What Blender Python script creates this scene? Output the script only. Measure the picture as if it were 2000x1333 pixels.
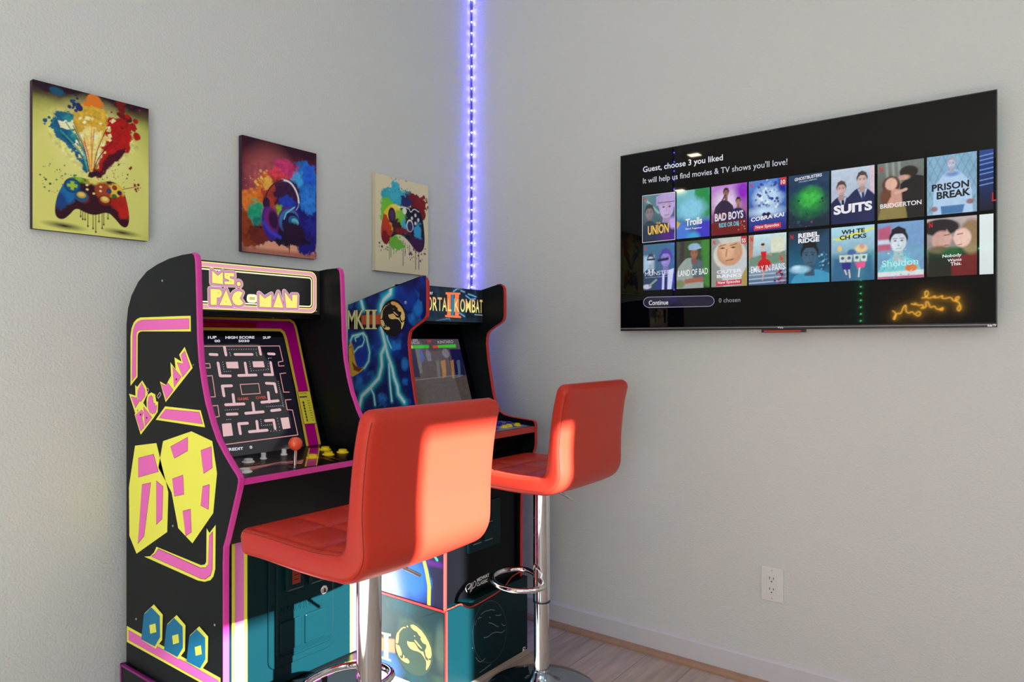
import bpy, bmesh, math, random
import numpy as np
from mathutils import Vector
from mathutils.geometry import tessellate_polygon

# ------------------------------------------------------------------ camera, world, sun, daylight, exposure
C = bpy.context.scene.collection
S = bpy.context.scene
for o in list(bpy.data.objects): bpy.data.objects.remove(o)
FPX, CX, CY, DD = 1387.0, 1000.0, 668.0, 3.267
TH = math.radians(37.12)
CAM = np.array([.6492*DD, -.7628*DD, 1.19])
FW = np.array([-math.sin(TH), math.cos(TH), 0.]); RT = np.array([math.cos(TH), math.sin(TH), 0.]); UP = np.array([0, 0, 1.])
cd = bpy.data.cameras.new('camera'); cam = bpy.data.objects.new('camera', cd); C.objects.link(cam)
cd.sensor_width = 36.0; cd.lens = 36.0*FPX/2000.0; cd.shift_y = (CY-666.5)/2000.0; cd.clip_start = .05
cam.location = CAM; cam.rotation_euler = (math.pi/2, 0, TH); S.camera = cam

w = bpy.data.worlds.new('world'); S.world = w; w.use_nodes = True
bg = w.node_tree.nodes['Background']; bg.inputs[0].default_value = (.62, .78, 1, 1); bg.inputs[1].default_value = 1.2
S.view_settings.view_transform = 'Standard'; S.view_settings.look = 'None'; S.view_settings.gamma = 1
S.view_settings.use_curve_mapping = False; S.view_settings.exposure = -0.06

def light(name, kind, loc, direction, energy, color, size=None, size_y=None, angle=None, parent=None):
    d = bpy.data.lights.new(name, kind); d.energy = energy; d.color = color
    if kind == 'AREA':
        d.shape = 'RECTANGLE'; d.size = size; d.size_y = size_y
    if angle is not None: d.angle = angle
    o = bpy.data.objects.new(name, d); C.objects.link(o); o.location = loc
    o.rotation_euler = Vector(direction).to_track_quat('-Z', 'Y').to_euler()
    return o
SUN_DIR = (-1, .1, -.43)
sun = light('sun', 'SUN', (6, -1, 3), SUN_DIR, 44.0, (.87, .96, 1.0), angle=math.radians(.6))
# fill lamps added in the three openings as daylight, tilted up for ceiling bounce
light('daylight_fill_high', 'AREA', (4.66, -1.50, 2.14), (-1, 0, .1), 5, (.92, .97, 1), 1.0, .9)
light('daylight_fill_side', 'AREA', (4.66, -3.90, 1.55), (-1, .25, .45), 7, (.90, .955, 1), 1.9, 1.7)
light('daylight_fill_rear', 'AREA', (3.0, -5.56, 1.55), (-.15, 1, .45), 40, (.92, .965, 1), 1.9, 1.7)
CANS = [(-.44, -3.73), (-1.17, -5.07), (3.4, -1.4), (3.4, -3.7)]

# ------------------------------------------------------------------ colour and materials
def lin(c):
    c = np.asarray(c, float)/255.0
    return np.where(c <= .04045, c/12.92, ((c+.055)/1.055)**2.4)
def hexc(*c): return tuple(lin(c))
MATS = {}
def mat(name, color=(.8, .8, .8), rough=.5, metal=0., emit=None, es=0., spec=.5, coat=0., bump=None, attr=False, attr_emit=0., trans=0., noise=None):
    if name in MATS: return MATS[name]
    m = bpy.data.materials.new(name); m.use_nodes = True; nt = m.node_tree
    b = nt.nodes['Principled BSDF']
    b.inputs['Base Color'].default_value = (*color, 1); b.inputs['Roughness'].default_value = rough
    b.inputs['Metallic'].default_value = metal; b.inputs['Specular IOR Level'].default_value = spec
    b.inputs['Coat Weight'].default_value = coat; b.inputs['Coat Roughness'].default_value = .05
    b.inputs['Transmission Weight'].default_value = trans
    if emit is not None:
        b.inputs['Emission Color'].default_value = (*emit, 1); b.inputs['Emission Strength'].default_value = es
    if attr:
        a = nt.nodes.new('ShaderNodeAttribute'); a.attribute_name = 'print'
        if attr_emit:
            nt.links.new(a.outputs['Color'], b.inputs['Emission Color']); b.inputs['Emission Strength'].default_value = attr_emit
        else: nt.links.new(a.outputs['Color'], b.inputs['Base Color'])
    if noise:                       # (scale, amount): slight mottling of the surface colour
        tc = nt.nodes.new('ShaderNodeTexCoord'); n = nt.nodes.new('ShaderNodeTexNoise'); n.inputs['Scale'].default_value = noise[0]
        mx = nt.nodes.new('ShaderNodeMix'); mx.data_type = 'RGBA'
        mx.inputs[6].default_value = (*[x*(1-noise[1]) for x in color], 1); mx.inputs[7].default_value = (*[min(1, x*(1+noise[1])) for x in color], 1)
        nt.links.new(tc.outputs['Object'], n.inputs['Vector']); nt.links.new(n.outputs['Fac'], mx.inputs[0]); nt.links.new(mx.outputs[2], b.inputs['Base Color'])
    if bump:                        # (scale, strength, distance)
        tc = nt.nodes.new('ShaderNodeTexCoord'); n = nt.nodes.new('ShaderNodeTexNoise'); n.inputs['Scale'].default_value = bump[0]
        n.inputs['Detail'].default_value = 3
        bp = nt.nodes.new('ShaderNodeBump'); bp.inputs['Strength'].default_value = bump[1]; bp.inputs['Distance'].default_value = bump[2]
        nt.links.new(tc.outputs['Object'], n.inputs['Vector']); nt.links.new(n.outputs['Fac'], bp.inputs['Height']); nt.links.new(bp.outputs['Normal'], b.inputs['Normal'])
    MATS[name] = m; return m

M_WALL = mat('painted_wall', (.68, .70, .672), .75, bump=(150, .5, .004))
M_CEIL = mat('ceiling_paint', (.86, .86, .83), .8)
M_TRIMW = mat('white_trim', (.66, .66, .68), .4)
M_SHOE = mat('oak_shoe', hexc(170, 135, 110), .5, noise=(30, .15))
M_BLACK = mat('black_laminate', (.003, .003, .004), .30, spec=.10, noise=(6, .1), bump=(500, .06, .001))
M_SIDE = mat('side_laminate', (.006, .008, .009), .34, spec=.14, bump=(500, .05, .001))
M_INNER = mat('inner_black', (.003, .002, .002), .4, spec=.15)
M_PINK = mat('pink_t_molding', hexc(225, 60, 165), .35)
M_RED = mat('red_t_molding', hexc(200, 45, 40), .35)
M_PURP = mat('purple_trim', hexc(150, 20, 120), .4)
M_PRINT = mat('printed_vinyl', rough=.33, spec=.28, attr=True)
M_CANVAS = mat('printed_canvas', rough=.6, attr=True, spec=.3, bump=(900, .08, .001))
M_BACKLIT = mat('backlit_print', (.02, .02, .02), .25, attr=True, attr_emit=1.1)
M_LCD = mat('lit_screen', (.004, .004, .006), .06, attr=True, attr_emit=1.0)
M_LCD2 = mat('game_screen', (.010, .010, .014), .07, attr=True, attr_emit=1.0, coat=.6)
M_GLASSBLACK = mat('black_glass', (.002, .002, .003), .022, spec=.23)
M_PLASTIC = mat('black_plastic', (.012, .012, .013), .35)
M_MOULD = mat('moulded_black_plastic', (.0015, .017, .021), .3, spec=.14, bump=(700, .15, .001))
M_CHROME = mat('chrome', (.74, .74, .75), .06, 1.)
M_STEEL = mat('steel', (.6, .6, .6), .3, 1.)
M_LEATHER = mat('red_leatherette', (.58, .036, .017), .38, spec=.32, bump=(420, .12, .001))
M_STITCH = mat('dark_red_thread', (.28, .02, .01), .7)
M_BASE = mat('base_chrome', (.35, .42, .48), .08, 1.)
M_WHITEP = mat('white_plastic', hexc(225, 225, 222), .35)
M_SLOT = mat('dark_slot', (.01, .01, .01), .6)
M_YBTN = mat('yellow_button', hexc(250, 225, 30), .3)
M_WBTN = mat('white_button', hexc(248, 248, 250), .3)
M_BBTN = mat('blue_button', hexc(30, 45, 170), .3)
M_RBALL = mat('red_ball', hexc(235, 85, 45), .2, coat=.5)
M_LED = mat('blue_led', (.9, .9, 1), .5, emit=(.075, .065, 1), es=420)
M_TAPE = mat('led_tape', (.10, .09, .2), .5)
M_GLED = mat('green_led', (.9, .9, 1), .5, emit=(.1, 1, .35), es=130)
M_NEON = mat('amber_neon', (1, .7, .2), .5, emit=(1, .5, .06), es=42)
M_CANLAMP = mat('downlight_lens', (1, 1, 1), .5, emit=(1, .78, .45), es=30)
M_SENS = mat('red_lens', (.2, .01, .01), .2, emit=(1, .06, .03), es=.35)

# ------------------------------------------------------------------ object helpers
def prop(o, label=None, cat=None, group=None, kind=None):
    if label: o['label'] = label
    if cat: o['category'] = cat
    if group: o['group'] = group
    if kind: o['kind'] = kind
    return o
def thing(name, label, cat, loc=(0, 0, 0), group=None):
    o = bpy.data.objects.new(name, None); C.objects.link(o); o.location = loc; o.empty_display_size = .1
    return prop(o, label, cat, group)
def root_loc(o):
    v = Vector((0, 0, 0))
    while o is not None: v = v+o.location; o = o.parent
    return v
def mobj(name, me, m, parent=None, smooth=False, shift=True, label=None):
    if parent is not None and shift:
        l = root_loc(parent); me.transform(__import__('mathutils').Matrix.Translation(-l))
    if m is not None: me.materials.append(m)
    if smooth: me.shade_smooth()
    o = bpy.data.objects.new(name, me); C.objects.link(o)
    if parent is not None: o.parent = parent
    if label: o['label'] = label
    return o
def from_bm(bm, name):
    me = bpy.data.meshes.new(name); bmesh.ops.recalc_face_normals(bm, faces=bm.faces); bm.to_mesh(me); bm.free(); return me
def bm_box(bm, a, b, bevel=0., seg=2):
    a = Vector(a); b = Vector(b)
    r = bmesh.ops.create_cube(bm, size=1.)
    for v in r['verts']:
        v.co = Vector((a[i]+(v.co[i]+.5)*(b[i]-a[i]) for i in range(3)))
    if bevel > 0:
        es = list({e for v in r['verts'] for e in v.link_edges})
        bmesh.ops.bevel(bm, geom=es, offset=bevel, segments=seg, affect='EDGES', profile=.5)
def box(name, a, b, m, parent=None, bevel=0., label=None):
    bm = bmesh.new(); bm_box(bm, a, b, bevel); return mobj(name, from_bm(bm, name), m, parent, label=label)
def frame_dirs(pts, closed=False):
    P = [Vector(p) for p in pts]; n = len(P); T = []
    for i in range(n):
        a = P[i-1] if (i > 0 or closed) else P[i]; b = P[(i+1) % n] if (i < n-1 or closed) else P[i]
        t = (b-a); T.append(t.normalized() if t.length > 1e-9 else Vector((0, 0, 1)))
    return P, T
def bm_tube(bm, pts, r, seg=10, closed=False, caps=True):
    P, T = frame_dirs(pts, closed)
    up = Vector((0, 0, 1)) if abs(T[0].z) < .9 else Vector((1, 0, 0))
    N = (up-T[0]*up.dot(T[0])).normalized(); rings = []
    for p, t in zip(P, T):
        N = (N-t*N.dot(t)); N = N.normalized() if N.length > 1e-6 else t.orthogonal().normalized()
        B = t.cross(N)
        rings.append([bm.verts.new(p+(N*math.cos(2*math.pi*k/seg)+B*math.sin(2*math.pi*k/seg))*r) for k in range(seg)])
    m = len(rings)
    for i in range(m if closed else m-1):
        A, Bq = rings[i], rings[(i+1) % m]
        for k in range(seg): bm.faces.new((A[k], A[(k+1) % seg], Bq[(k+1) % seg], Bq[k]))
    if caps and not closed:
        bm.faces.new(rings[0][::-1]); bm.faces.new(rings[-1])
def tube(name, pts, r, m, parent=None, seg=12, closed=False, label=None):
    bm = bmesh.new(); bm_tube(bm, pts, r, seg, closed); o = mobj(name, from_bm(bm, name), m, parent, smooth=True, label=label); return o
def bm_lathe(bm, c, prof, seg=32, axis=(0, 0, 1)):
    """prof = [(radius, height)...] turned about an axis through c"""
    ax = Vector(axis).normalized(); N = ax.orthogonal().normalized(); B = ax.cross(N); rings = []; c = Vector(c)
    for r, h in prof:
        rings.append([bm.verts.new(c+ax*h+(N*math.cos(2*math.pi*k/seg)+B*math.sin(2*math.pi*k/seg))*max(r, 1e-5)) for k in range(seg)])
    for A, Bq in zip(rings, rings[1:]):
        for k in range(seg): bm.faces.new((A[k], A[(k+1) % seg], Bq[(k+1) % seg], Bq[k]))
    bm.faces.new(rings[0][::-1]); bm.faces.new(rings[-1])
def lathe(name, c, prof, m, parent=None, seg=32, axis=(0, 0, 1), label=None):
    bm = bmesh.new(); bm_lathe(bm, c, prof, seg, axis); me = from_bm(bm, name)
    o = mobj(name, me, m, parent, smooth=True, label=label)
    for e in me.edges: pass
    me.set_sharp_from_angle(angle=math.radians(40)); return o
def prism(name, prof, y0, y1, m, parent=None, label=None):
    """closed (x,z) outline pushed from y0 to y1"""
    bm = bmesh.new(); n = len(prof)
    A = [bm.verts.new((x, y0, z)) for x, z in prof]; B = [bm.verts.new((x, y1, z)) for x, z in prof]
    for t in tessellate_polygon([[Vector((x, z, 0)) for x, z in prof]]):
        bm.faces.new([A[i] for i in t]); bm.faces.new([B[i] for i in t][::-1])
    for i in range(n): bm.faces.new((A[i], A[(i+1) % n], B[(i+1) % n], B[i]))
    return mobj(name, from_bm(bm, name), m, parent, label=label)
def smooth_line(pts, it=2, keep=True):
    P = [tuple(map(float, p)) for p in pts]
    for _ in range(it):
        Q = [P[0]]
        for a, b in zip(P, P[1:]):
            Q.append(tuple(.75*x+.25*y for x, y in zip(a, b))); Q.append(tuple(.25*x+.75*y for x, y in zip(a, b)))
        Q.append(P[-1]); P = Q
    return P
def molding(name, line, y0, y1, m, parent, out=.003, inn=.001):
    """flexible edge strip that caps a panel edge running along an (x,z) line"""
    bm = bmesh.new(); n = len(line); L = [Vector((x, 0, z)) for x, z in line]; rows = []
    for i in range(n):
        a = L[max(i-1, 0)]; b = L[min(i+1, n-1)]; t = (b-a).normalized(); nn = Vector((-t.z, 0, t.x))
        if i == 0: ref = nn
        yy = [(y0, -inn), (y0, out*.55), (y0+(y1-y0)*.2, out), (y0+(y1-y0)*.8, out), (y1, out*.55), (y1, -inn)]
        rows.append([bm.verts.new(L[i]+nn*h+Vector((0, y, 0))) for y, h in yy])
    for A, B in zip(rows, rows[1:]):
        for k in range(6): bm.faces.new((A[k], A[(k+1) % 6], B[(k+1) % 6], B[k]))
    bm.faces.new(rows[0]); bm.faces.new(rows[-1][::-1])
    return mobj(name, from_bm(bm, name), m, parent, smooth=False)

# ------------------------------------------------------------------ flat prints: a surface with its own u (right) and v (up)
class Plane:
    def __init__(s, O, U, V):
        s.O = np.array(O, float); s.U = np.array(U, float); s.U /= np.linalg.norm(s.U); s.V = np.array(V, float); s.V /= np.linalg.norm(s.V)
        s.N = np.cross(s.U, s.V)
    def w(s, u, v, off=0.): return s.O+s.U*u+s.V*v+s.N*off
    def hit(s, x, y):               # where a sight line of the photograph meets this surface
        d = FW+RT*(x-CX)/FPX+UP*(CY-y)/FPX; t = ((s.O-CAM)@s.N)/(d@s.N); p = CAM+t*d-s.O
        return (p@s.U, p@s.V)
def tracer(pl, ox=0., oy=0., sc=1.):
    return lambda p: pl.hit(ox+p[0]/sc, oy+p[1]/sc)
PRINT_GAIN = {'printed_canvas': 1.25, 'printed_vinyl': 1.28}      # colour gain making up for dim light on the two print surfaces
TEXT = {}
def glyphs(s, offset=0., spacing=1.):
    k = (s, offset, spacing)
    if k not in TEXT:
        cu = bpy.data.curves.new('t', 'FONT'); cu.body = s; cu.offset = offset; cu.space_character = spacing; cu.resolution_u = 3
        ob = bpy.data.objects.new('t', cu); me = bpy.data.meshes.new_from_object(ob)
        V = np.array([v.co[:2] for v in me.vertices]) if len(me.vertices) else np.zeros((1, 2)); F = [tuple(p.vertices) for p in me.polygons]
        bpy.data.objects.remove(ob); bpy.data.curves.remove(cu); bpy.data.meshes.remove(me)
        lo = V.min(0); hi = V.max(0); TEXT[k] = ((V-lo)/np.maximum(hi-lo, 1e-6), F, (hi-lo)[0]/max((hi-lo)[1], 1e-6))
    return TEXT[k]
class Art:
    """printed shapes gathered into one mesh on a plane; later layers lie a hair above earlier ones"""
    def __init__(s, pl, tr=None, k=1., step=.00025, base=.0004):
        s.pl = pl; s.tr = tr or (lambda p: p); s.k = k; s.v = []; s.f = []; s.c = []; s.layer = 0; s.step = step; s.base = base
    def up(s, n=1): s.layer += n
    def add(s, V2, F, col):
        b = len(s.v); off = s.base+s.layer*s.step
        for p in V2:
            s.v.append(s.pl.w(p[0], p[1], off)); s.c.append(col(p) if callable(col) else col)
        s.f += [tuple(i+b for i in f) for f in F]
    def poly(s, pts, col, raw=False):
        P = [p if raw else s.tr(p) for p in pts]
        F = tessellate_polygon([[Vector((p[0], p[1], 0)) for p in P]])
        s.add(P, F, col); return P
    def stroke(s, pts, wd, col, closed=False, raw=False, round_=True):
        P = [np.array(p if raw else s.tr(p)) for p in pts]; h = wd*s.k/2
        if closed: P = P+[P[0]]
        for a, b in zip(P, P[1:]):
            d = b-a; L = np.linalg.norm(d)
            if L < 1e-9: continue
            n = np.array([-d[1], d[0]])/L*h
            s.add([a+n, a-n, b-n, b+n], [(0, 1, 2, 3)], col)
        if round_:
            for p in P: s.add([p+h*np.array([math.cos(t), math.sin(t)]) for t in np.arange(8)*math.pi/4], [tuple(range(8))], col)
    def outline(s, pts, rings, fill):
        """rings = [(width, colour)...] from widest to narrowest, then the filled shape"""
        for wd, c in rings: s.stroke(pts, wd, c, closed=True); s.up()
        s.poly(pts, fill); s.up()
    def disc(s, c, r, col, seg=20, ry=None):
        c = s.tr(c); ry = ry or r
        s.add([(c[0]+r*s.k*math.cos(t), c[1]+ry*s.k*math.sin(t)) for t in np.arange(seg)*2*math.pi/seg], [tuple(range(seg))], col)
    def text(s, t, quad, col, off=0., sp=1.):
        """fit text to bottom-left, bottom-right, top-left (traced points)"""
        V, F, _ = glyphs(t, off, sp); a, b, c = [np.array(s.tr(p)) for p in quad]
        s.add([a+(b-a)*x+(c-a)*y for x, y in V], F, col)
    def build(s, name, m, parent, label=None):
        me = bpy.data.meshes.new(name); me.from_pydata([tuple(x) for x in s.v], [], s.f)
        at = me.attributes.new('print', 'FLOAT_COLOR', 'POINT')
        cc = np.array(s.c, float); cc = np.minimum(cc*PRINT_GAIN.get(m.name, 1.), .97)
        at.data.foreach_set('color', np.hstack([cc, np.ones((len(s.c), 1))]).ravel())
        return mobj(name, me, m, parent, label=label)
def vnoise(h, w_, cell, seed):
    r = np.random.RandomState(seed); gh, gw = int(h/cell)+3, int(w_/cell)+3; g = r.rand(gh, gw)
    y = np.arange(h)/cell; x = np.arange(w_)/cell; yi = y.astype(int); xi = x.astype(int); fy = y-yi; fx = x-xi
    fy = (fy*fy*(3-2*fy))[:, None]; fx = (fx*fx*(3-2*fx))[None, :]
    a = g[yi][:, xi]; b = g[yi][:, xi+1]; c = g[yi+1][:, xi]; d = g[yi+1][:, xi+1]
    return (a*(1-fx)+b*fx)*(1-fy)+(c*(1-fx)+d*fx)*fy
def fbm(h, w_, cell, seed, octv=4):
    out = np.zeros((h, w_)); amp = 1.; tot = 0
    for k in range(octv):
        out += amp*vnoise(h, w_, max(cell/2**k, 1.01), seed+k*17); tot += amp; amp *= .55
    return out/tot
class Ras:
    """a printed picture worked out cell by cell; becomes a fine grid whose vertices carry the ink colour"""
    def __init__(s, pl, u0, v0, u1, v1, n, bgc=(0, 0, 0), tr=None, k=None):
        s.pl = pl; s.r = (u0, v0, u1, v1); s.w = n; s.h = max(2, int(round(n*abs((v1-v0)/(u1-u0))))); s.px = abs(u1-u0)/s.w
        s.a = np.zeros((s.h+1, s.w+1, 3)); s.a[:] = np.array(bgc, float)
        s.U = u0+(u1-u0)*np.arange(s.w+1)/s.w; s.V = v1+(v0-v1)*np.arange(s.h+1)/s.h
        s.UU, s.VV = np.meshgrid(s.U, s.V); s.tr = tr or (lambda p: p); s.k = k or 1.
    def nz(s, cell, seed, o=4): return fbm(s.h+1, s.w+1, cell, seed, o)
    def mix(s, al, col): al = np.clip(al, 0, 1)[..., None]; s.a = s.a*(1-al)+np.array(col, float)*al
    def sd(s, P, closed=True):
        """signed distance (inside negative) to a traced outline"""
        P = np.array([s.tr(p) for p in P]); D = np.full(s.UU.shape, 1e9); ins = np.zeros(s.UU.shape, bool); n = len(P)
        for i in range(n if closed else n-1):
            a = P[i]; b = P[(i+1) % n]; e = b-a; L = e@e+1e-18
            t = np.clip(((s.UU-a[0])*e[0]+(s.VV-a[1])*e[1])/L, 0, 1)
            D = np.minimum(D, np.hypot(s.UU-a[0]-t*e[0], s.VV-a[1]-t*e[1]))
            if closed and abs(b[1]-a[1]) > 1e-12:
                c = ((a[1] > s.VV) != (b[1] > s.VV)) & (s.UU < (b[0]-a[0])*(s.VV-a[1])/(b[1]-a[1])+a[0]); ins ^= c
        return np.where(ins, -D, D) if closed else D
    def poly(s, P, col, soft=0., rough=0., cell=8, seed=1):
        d = s.sd(P)
        if rough: d = d+(s.nz(cell, seed)-.5)*rough*s.k
        f = max(soft*s.k, s.px); s.mix(.5-d/f, col)
    def line(s, P, wd, col, soft=0.):
        d = s.sd(P, False); s.mix(.5-(d-wd*s.k/2)/max(soft*s.k, s.px), col)
    def glow(s, P, g, col, amt=1.):
        d = s.sd(P, False); s.mix(amt*np.exp(-(d/(g*s.k))**2), col)
    def ell(s, c, rx, ry, col, soft=0., rough=0., cell=8, seed=1, rot=0., amt=1.):
        c = s.tr(c); X = s.UU-c[0]; Y = s.VV-c[1]; cr, sr = math.cos(rot), math.sin(rot); X, Y = X*cr+Y*sr, -X*sr+Y*cr
        q = np.hypot(X/(rx*s.k), Y/(ry*s.k)); d = (q-1)*min(rx, ry)*s.k
        if rough: d = d+(s.nz(cell, seed)-.5)*rough*s.k
        s.mix(np.clip(.5-d/max(soft*s.k, s.px), 0, 1)*amt, col)
    def dots(s, c, R, n, r0, r1, cols, seed):
        rn = random.Random(seed)
        for _ in range(n):
            t = rn.random()*6.283; q = R*(rn.random()**.6); r = r0+(r1-r0)*rn.random()**2
            s.ell((c[0]+q*math.cos(t), c[1]+q*math.sin(t)), r, r, rn.choice(cols))
    def shade(s, cell, seed, lo, hi, mask=None):
        n = s.nz(cell, seed); f = (lo+(hi-lo)*n)[..., None]; s.a = s.a*f if mask is None else s.a*(1-mask[..., None])+s.a*f*mask[..., None]
    def build(s, name, m, parent, off=.0006, keep=None, cuts=(), label=None):
        n1 = s.w+1; idx = np.arange((s.h+1)*n1).reshape(s.h+1, n1)
        P = s.pl.O+s.UU[..., None]*s.pl.U+s.VV[..., None]*s.pl.V+s.pl.N*off
        q = np.stack([idx[1:, :-1], idx[1:, 1:], idx[:-1, 1:], idx[:-1, :-1]], -1).reshape(-1, 4)
        if keep is not None:
            kk = keep(s.UU, s.VV); kc = (kk[1:, :-1] & kk[1:, 1:] & kk[:-1, 1:] & kk[:-1, :-1]).reshape(-1); q = q[kc]
        me = bpy.data.meshes.new(name); me.from_pydata(P.reshape(-1, 3).tolist(), [], q.tolist())
        at = me.attributes.new('print', 'FLOAT_COLOR', 'POINT'); A = np.clip(s.a*PRINT_GAIN.get(m.name, 1.), 0, .97).reshape(-1, 3)
        at.data.foreach_set('color', np.hstack([A, np.ones((len(A), 1))]).ravel())
        if cuts or keep is not None:
            bm = bmesh.new(); bm.from_mesh(me)
            for co, no in cuts:
                bmesh.ops.bisect_plane(bm, geom=bm.verts[:]+bm.edges[:]+bm.faces[:], plane_co=co, plane_no=no, clear_outer=True)
            lone = [v for v in bm.verts if not v.link_faces]; bmesh.ops.delete(bm, geom=lone, context='VERTS')
            bm.to_mesh(me); bm.free()
        return mobj(name, me, m, parent, label=label)

# ------------------------------------------------------------------ the room
H = 2.9; XR = 4.7; YR = -5.6; XL = -3.2
def struct(name, a, b, m, bevel=0.):
    return prop(box(name, a, b, m, bevel=bevel), kind='structure')
M_FLOOR = bpy.data.materials.new('plank_floor'); M_FLOOR.use_nodes = True
def floor_nodes():
    nt = M_FLOOR.node_tree; L = nt.links; b = nt.nodes['Principled BSDF']; b.inputs['Roughness'].default_value = .42
    tc = nt.nodes.new('ShaderNodeTexCoord'); mp = nt.nodes.new('ShaderNodeMapping'); mp.inputs['Rotation'].default_value = (0, 0, math.pi/2)
    br = nt.nodes.new('ShaderNodeTexBrick'); br.inputs['Scale'].default_value = 1; br.inputs['Brick Width'].default_value = 1.25; br.inputs['Row Height'].default_value = .18
    br.inputs['Mortar Size'].default_value = .0012; br.inputs['Color1'].default_value = (.47, .405, .345, 1); br.inputs['Color2'].default_value = (.57, .495, .43, 1); br.inputs['Mortar'].default_value = (.17, .13, .11, 1)
    m2 = nt.nodes.new('ShaderNodeMapping'); m2.inputs['Scale'].default_value = (28, 2.2, 1); n = nt.nodes.new('ShaderNodeTexNoise'); n.inputs['Scale'].default_value = 1.6; n.inputs['Detail'].default_value = 6
    rp = nt.nodes.new('ShaderNodeValToRGB'); rp.color_ramp.elements[0].color = (.72, .66, .62, 1); rp.color_ramp.elements[1].color = (1.12, 1.08, 1.05, 1); rp.color_ramp.elements[0].position = .3; rp.color_ramp.elements[1].position = .7
    mx = nt.nodes.new('ShaderNodeMix'); mx.data_type = 'RGBA'; mx.blend_type = 'MULTIPLY'; mx.inputs[0].default_value = 1
    L.new(tc.outputs['Object'], mp.inputs[0]); L.new(mp.outputs[0], br.inputs['Vector']); L.new(tc.outputs['Object'], m2.inputs[0]); L.new(m2.outputs[0], n.inputs['Vector'])
    L.new(n.outputs['Fac'], rp.inputs[0]); L.new(br.outputs['Color'], mx.inputs[6]); L.new(rp.outputs[0], mx.inputs[7]); L.new(mx.outputs[2], b.inputs['Base Color'])
floor_nodes()
struct('floor', (XL, YR-.1, -.1), (XR+.1, .1, 0), M_FLOOR)
struct('ceiling', (XL, YR-.1, H), (XR+.1, .1, H+.1), M_CEIL)
struct('wall_right', (0, 0, 0), (XR+.1, .1, H), M_WALL)
struct('wall_left', (-.1, -2.3, 0), (0, .1, H), M_WALL)
struct('wall_return', (XL, -2.3, 0), (-.1, -2.2, H), M_WALL)
struct('wall_far', (XL-.1, YR-.1, 0), (XL, -2.2, H), M_WALL)
def wall_holes(name, axis, pos, th, a0, a1, holes):
    """wall in a plane x=pos or y=pos with rectangular openings (a, b, z0, z1); one mesh"""
    bm = bmesh.new()
    xs = sorted({a0, a1, *[h[0] for h in holes], *[h[1] for h in holes]}); zs = sorted({0, H, *[h[2] for h in holes], *[h[3] for h in holes]})
    for p, q in zip(xs, xs[1:]):
        for r, t in zip(zs, zs[1:]):
            if any(h[0] <= p and q <= h[1] and h[2] <= r and t <= h[3] for h in holes): continue
            if axis == 'x': bm_box(bm, (pos, p, r), (pos+th, q, t))
            else: bm_box(bm, (p, pos, r), (q, pos+th, t))
    return prop(mobj(name, from_bm(bm, name), M_WALL), kind='structure')
SUN_OPENING = (-2.02, -.990, 1.68, 2.60)  # high window opening for the sun; sill raised to cut bounce off the floor
wall_holes('wall_opposite', 'x', XR, .1, YR-.1, .1, [SUN_OPENING, (-4.9, -2.9, .7, 2.4)])
wall_holes('wall_rear', 'y', YR-.1, .1, XL, XR+.1, [(2.0, 4.0, .7, 2.4)])
M_PANE = mat('window_glass', (1, 1, 1), .0, trans=1.)
def window(name, axis, pos, a0, a1, z0, z1, sash=True):
    bm = bmesh.new(); t = .03
    def b(p, q, r, s_, d0=.02, d1=.06):
        if axis == 'x': bm_box(bm, (pos+d0, p, r), (pos+d1, q, s_))
        else: bm_box(bm, (p, pos-d1, r), (q, pos-d0, s_))
    b(a0, a0+t, z0, z1); b(a1-t, a1, z0, z1); b(a0+t, a1-t, z0, z0+t); b(a0+t, a1-t, z1-t, z1)
    if sash: m = (a0+a1)/2; b(m-.02, m+.02, z0+t, z1-t)
    return prop(mobj(name, from_bm(bm, name), M_TRIMW), kind='structure')
window('window_3', 'x', XR, SUN_OPENING[0], SUN_OPENING[1], 1.68, 2.60, False)
window('window_1', 'x', XR, -4.9, -2.9, .7, 2.4); window('window_2', 'y', YR, 2.0, 4.0, .7, 2.4)
# unseen panel added to block the sun at one upper side of the opening
bl = prop(box('sun_blocker', (XR-.03, -2.04, 2.27), (XR-.012, -1.80, 2.64), M_TRIMW), 'unseen white panel added to block sun at one side of a high window', 'sun blocker')
# baseboard along the wall with the television, and the oak shoe strip at its foot
def baseboard(name, prof, axis, a0, a1, m, sgn=-1):
    bm = bmesh.new(); rows = []
    for a in (a0, a1): rows.append([bm.verts.new((a, sgn*d, z) if axis == 'x' else (d, a, z)) for d, z in prof])
    n = len(prof)
    for k in range(n): bm.faces.new((rows[0][k], rows[0][(k+1) % n], rows[1][(k+1) % n], rows[1][k]))
    bm.faces.new(rows[0]); bm.faces.new(rows[1][::-1])
    return prop(mobj(name, from_bm(bm, name), m), kind='structure')
BP = [(0, .0), (.014, .0), (.014, .088), (.011, .093), (.004, .0975), (0, .098)]
SP = [(.014, 0), (.032, 0), (.032, .008), (.028, .016), (.020, .021), (.014, .022)]
baseboard('baseboard_right', BP, 'x', 0, XR, M_TRIMW); baseboard('trim_1', SP, 'x', .034, XR, M_SHOE)
baseboard('baseboard_left', BP, 'y', -2.3, -.014, M_TRIMW); baseboard('trim_2', SP, 'y', -2.3, -.034, M_SHOE)

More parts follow.
